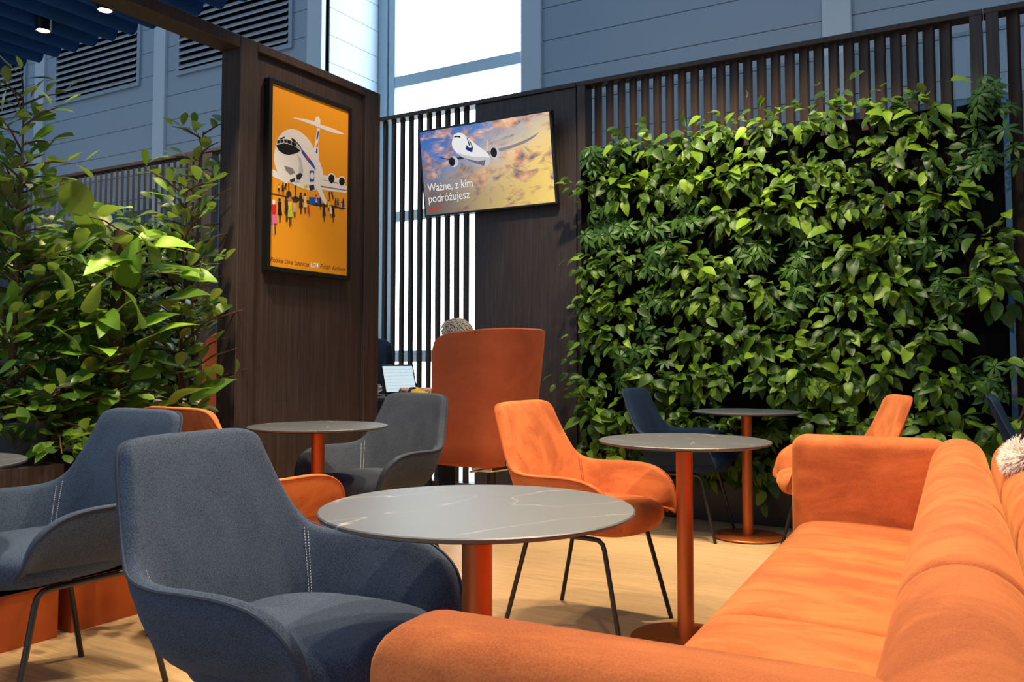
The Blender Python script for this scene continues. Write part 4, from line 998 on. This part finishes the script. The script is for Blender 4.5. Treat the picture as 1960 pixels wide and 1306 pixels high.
def xf(geo, Mx): return ([tuple(Mx @ Vector(p)) for p in geo[0]], geo[1])
def pet(geo, L=0.25):                                        # add a short stalk behind the blade
    m = MB(); m.add(*geo); m.add([(-L, -0.006, 0.05*L), (-L, 0.006, 0.05*L), (0.02, 0.006, 0), (0.02, -0.006, 0)], [(0, 1, 2, 3)]); return (m.v, m.f)
GEO = {'pothos': [pet(leaf_geo(1, .45, 'heart', .30, d, 6, w)) for d, w in ((.15, 0), (.35, .06), (.55, -.05), (.25, .1))],
       'ficus': [pet(leaf_geo(1, .38, 'round', .18, d, 6), .15) for d in (-.05, .12, .28)],
       'bigpothos': [pet(leaf_geo(1, .42, 'heart', .22, d, 9, w), .5) for d, w in ((.2, .05), (.45, -.06), (.7, .06))]}
um = []
for d in (.25, .5):
    g = []
    for k in range(7):
        a = 2*math.pi*k/7 + 0.2
        g.append(xf(leaf_geo(.62 if k % 2 else .54, .15, 'lance', .15, d, 4), Matrix.Rotation(a, 4, 'Z') @ Matrix.Translation((.04, 0, 0)) @ Matrix.Rotation(0.15, 4, 'Y')))
    mm = merge(g); um.append((mm.v, mm.f))
GEO['umbrella'] = um
MESH = {k: [MB().add(*g).mesh(k + '_leaf', True, 80) for g in v] for k, v in GEO.items()}
def frame(p, d, n, s):
    d = d.normalized(); y = n.cross(d)
    y = y.normalized() if y.length > 1e-4 else d.orthogonal().normalized()
    n = d.cross(y)
    return Matrix(((d.x*s, y.x*s, n.x*s, p.x), (d.y*s, y.y*s, n.y*s, p.y), (d.z*s, y.z*s, n.z*s, p.z), (0, 0, 0, 1)))
def leaves(t, items, limit=300):
    """items: (score, kind, matrix in the space of t)"""
    items.sort(key=lambda q: -q[0]); rest = {}
    for i, (s, k, Mx) in enumerate(items):
        vi = i % len(GEO[k])
        if i < limit: put('leaf', MESH[k][vi], M[k], t, Mx)
        else: rest.setdefault(k, MB()).add(*xf(GEO[k][vi], Mx))
    for k, m in rest.items(): tag(m.build('foliage', M[k], t, True, 80), kind='stuff')

# ------------------------------------------------------------------ planted walls
pk = MB()
rowsp = []
for z, s, dp in ((0.0, .25, .01), (0.08, .8, .045), (0.16, 1.0, .075), (0.19, 1.0, .08)):
    rowsp.append([(s * .11 * x, -dp * (1 - .35*abs(x)**2), z) for x in (-1, -.6, 0, .6, 1)])
pk.grid(rowsp); rim = rowsp[-1]; pk.add(rim + [(x, 0.0, .17) for x, y, z in rim], [(i, i+1, i+6, i+5) for i in range(4)])
PK = pk.mesh('felt_pocket', False, 40, True)
def green_wall(x0, x1, z1, yp, label, seed, limit, dens=1.0):
    rnd = random.Random(seed); cx = (x0 + x1) / 2
    t = thing('living_wall', label, 'living wall', (cx, yp, 0), 0, 'planted green walls')
    MB().box((x0 - cx, 0, 0.26), (x1 - cx, 0.05, z1 - 0.13)).build('backing_panel', M['dark'], t)
    MB().rbox((x0 - cx - 0.02, -0.06, 0.0), (x1 - cx + 0.02, 0.05, 0.26), 0.004, 1).build('base_trough', M['black_metal'], t)
    items = []; nc = int((x1 - x0) / 0.225); nr = int((z1 - 0.2) / 0.25)
    for r in range(nr):
        zz = 0.20 + r * (z1 - 0.20) / nr
        for c in range(nc):
            xx = x0 + (c + 0.5) * (x1 - x0) / nc - cx
            put('felt_pocket', PK, M['dark'], t, Matrix.Translation((xx, -0.001, zz)))
            u = rnd.random()
            if u < 0.02: continue
            kind = 'umbrella' if u > 0.80 else 'pothos'
            n = int((rnd.randint(15, 21) if kind == 'umbrella' else rnd.randint(34, 50)) * dens)
            sz = rnd.uniform(0.066, 0.098); ox, oz = rnd.uniform(-.05, .05), rnd.uniform(-.02, .05)
            for k in range(n):
                ang = rnd.uniform(0, 2*math.pi); rad = abs(rnd.gauss(0, .095))
                px = xx + ox + math.cos(ang) * rad * 1.1; pz = zz + .19 + oz + math.sin(ang) * rad - (0.06 if rnd.random() < .4 else 0)
                py = -0.05 - rnd.random() ** 1.3 * .17
                d = Vector((math.cos(ang) * .75 + rnd.uniform(-.4, .4), -rnd.uniform(.15, .8), math.sin(ang) * .55 - rnd.uniform(.1, .75)))
                nn = Vector((rnd.uniform(-.45, .45), -rnd.uniform(.35, .95), rnd.uniform(.35, 1.0)))
                if py < -.15 and .66 < pz < .82 and abs(px + cx + 1.38) < .34: continue
                if kind == 'umbrella': s = rnd.uniform(.11, .16); d, nn = Vector((rnd.uniform(-1, 1), -.3, rnd.uniform(-1, .2))), Vector((rnd.uniform(-.5, .5), -.8, rnd.uniform(.2, .9)))
                else: s = sz * rnd.uniform(.72, 1.32)
                items.append((s * (0.8 + 1.6 * abs(py)) * (1.0 if kind == 'pothos' else .75), kind, frame(Vector((px, py, pz)), d, nn, s)))
    leaves(t, items, limit)
    return t
green_wall(-2.68, -0.02, 2.58, 5.60, 'large wall of pothos and umbrella plants in black pockets on the right', 3, 300)
green_wall(-9.6, -7.03, 2.42, 5.60, 'distant planted wall at the far left behind the planter', 4, 300, 0.8)

# ------------------------------------------------------------------ planter plants
def shrub(name, label, cat, base, top, spread, kind, nb, leafL, step, seed, low=0.0, pole=False, pot=None, lean=(0, 0), stems=2, droop=0.0, reject=None):
    rnd = random.Random(seed); t = thing(name, label, cat, base); items = []; H = top - base[2]; sm_ = MB()
    bp = Vector(base)
    for s in range(stems):
        ph = rnd.uniform(0, 6.28); off = Vector((math.cos(ph), math.sin(ph), 0)) * (.05 if stems > 1 else 0)
        pts = []
        for k in range(9):
            f = k / 8; pts.append(Vector((off.x * (1 + f) + lean[0]*f + rnd.uniform(-.012, .012), off.y * (1 + f) + lean[1]*f + rnd.uniform(-.012, .012), H * f * (1 if s == 0 else .82))))
        sm_.tube(pts, [(.011 if not pole else .03) * (1 - .75 * f / 8 if not pole else 1) for f in range(9)], 7)
        for b in range(nb):
            f = low + (1 - low) * (b + rnd.random()) / nb; i = min(int(f * 8), 7); o = pts[i].lerp(pts[i+1], f * 8 - i)
            az = b * 2.4 + s * 1.3 + rnd.uniform(-.4, .4); ln = spread * (1 - .42 * f) * rnd.uniform(.6, 1.15); el = rnd.uniform(.15, .8) - droop
            d = Vector((math.cos(az) * math.cos(el), math.sin(az) * math.cos(el), math.sin(el)))
            m_ = o + d * ln * .55; e = o + d * ln + Vector((0, 0, -.12 * ln - droop * .2 * ln))
            pth = [o.lerp(m_, q / 3) for q in range(3)] + [m_.lerp(e, q / 3) for q in range(4)]
            sm_.tube([pth[0], pth[3], pth[6]], [.005, .0035, .0018], 5)
            cnt = max(2, int(ln / step))
            for k in range(cnt + 1):
                g = (k + .6) / (cnt + .6) * 6; gi = min(int(g), 5); p = pth[gi].lerp(pth[gi+1], g - gi)
                side = Vector((-d.y, d.x, 0)).normalized() * (1 if k % 2 else -1)
                if k == cnt: side *= 0.1
                dd = d * .55 + side * rnd.uniform(.5, 1.1) + Vector((rnd.uniform(-.3, .3), rnd.uniform(-.3, .3), rnd.uniform(-.25, .75) - droop))
                nn = Vector((rnd.uniform(-.6, .6) + .25, rnd.uniform(-.6, .6) - .25, 1.0))
                w = p + bp; L = leafL * rnd.uniform(.7, 1.25)
                tip = w + dd.normalized() * L
                if reject and (reject(w) or reject(tip)): continue
                items.append((L * (1 + .5 * rnd.random()), kind, frame(p + dd.normalized() * .02, dd, nn, L)))
    put('stem', sm_.mesh('stem', True), M['bark'], t)
    if pot: MB().lathe([(pot * .8, 0.0), (pot * .82, .0), (pot, .20), (pot * .93, .20), (pot * .9, .17), (.01, .17)], 32).build('pot', M['pot'], t, True, 40)
    leaves(t, items, 300); return t
rej = lambda w: w.x > -3.32 and w.y > 2.78 or w.z < 0.62
rej2 = lambda w: w.z < 0.66 and w.x < -3.1
shrub('ficus_plant', 'tall round-leaved ficus rising in front of the end of the poster wall', 'plant', (-3.36, 2.68, 0.60), 2.14, 0.31, 'ficus', 46, .082, .035, 21, reject=rej, lean=(-.03, .02))
shrub('ficus_plant', 'tall round-leaved ficus at the left edge of the picture', 'plant', (-3.42, 1.93, 0.60), 2.12, 0.30, 'ficus', 48, .086, .035, 22, reject=rej2, pot=.17)
shrub('pothos_plant', 'large-leaved climbing pothos on a brown moss pole', 'plant', (-3.34, 2.36, 0.60), 1.60, 0.36, 'bigpothos', 32, .185, .10, 23, pole=True, stems=1, reject=rej2, low=.1)
shrub('pothos_plant', 'bushy bright green pothos between the moss pole and the left ficus', 'plant', (-3.47, 2.12, 0.60), 1.50, 0.36, 'bigpothos', 28, .105, .045, 24, stems=2, reject=rej2, low=.05)
shrub('ficus_plant', 'low trailing ficus spilling over the planter edge above the grey pot', 'plant', (-3.36, 2.10, 0.62), 0.98, 0.46, 'ficus', 18, .08, .045, 25, stems=2, droop=.25, reject=rej2)
shrub('ficus_plant', 'leafy middle shrub filling the planter behind the blue armchair', 'plant', (-3.50, 2.50, 0.60), 1.42, 0.32, 'ficus', 26, .08, .038, 26, stems=2, reject=rej)
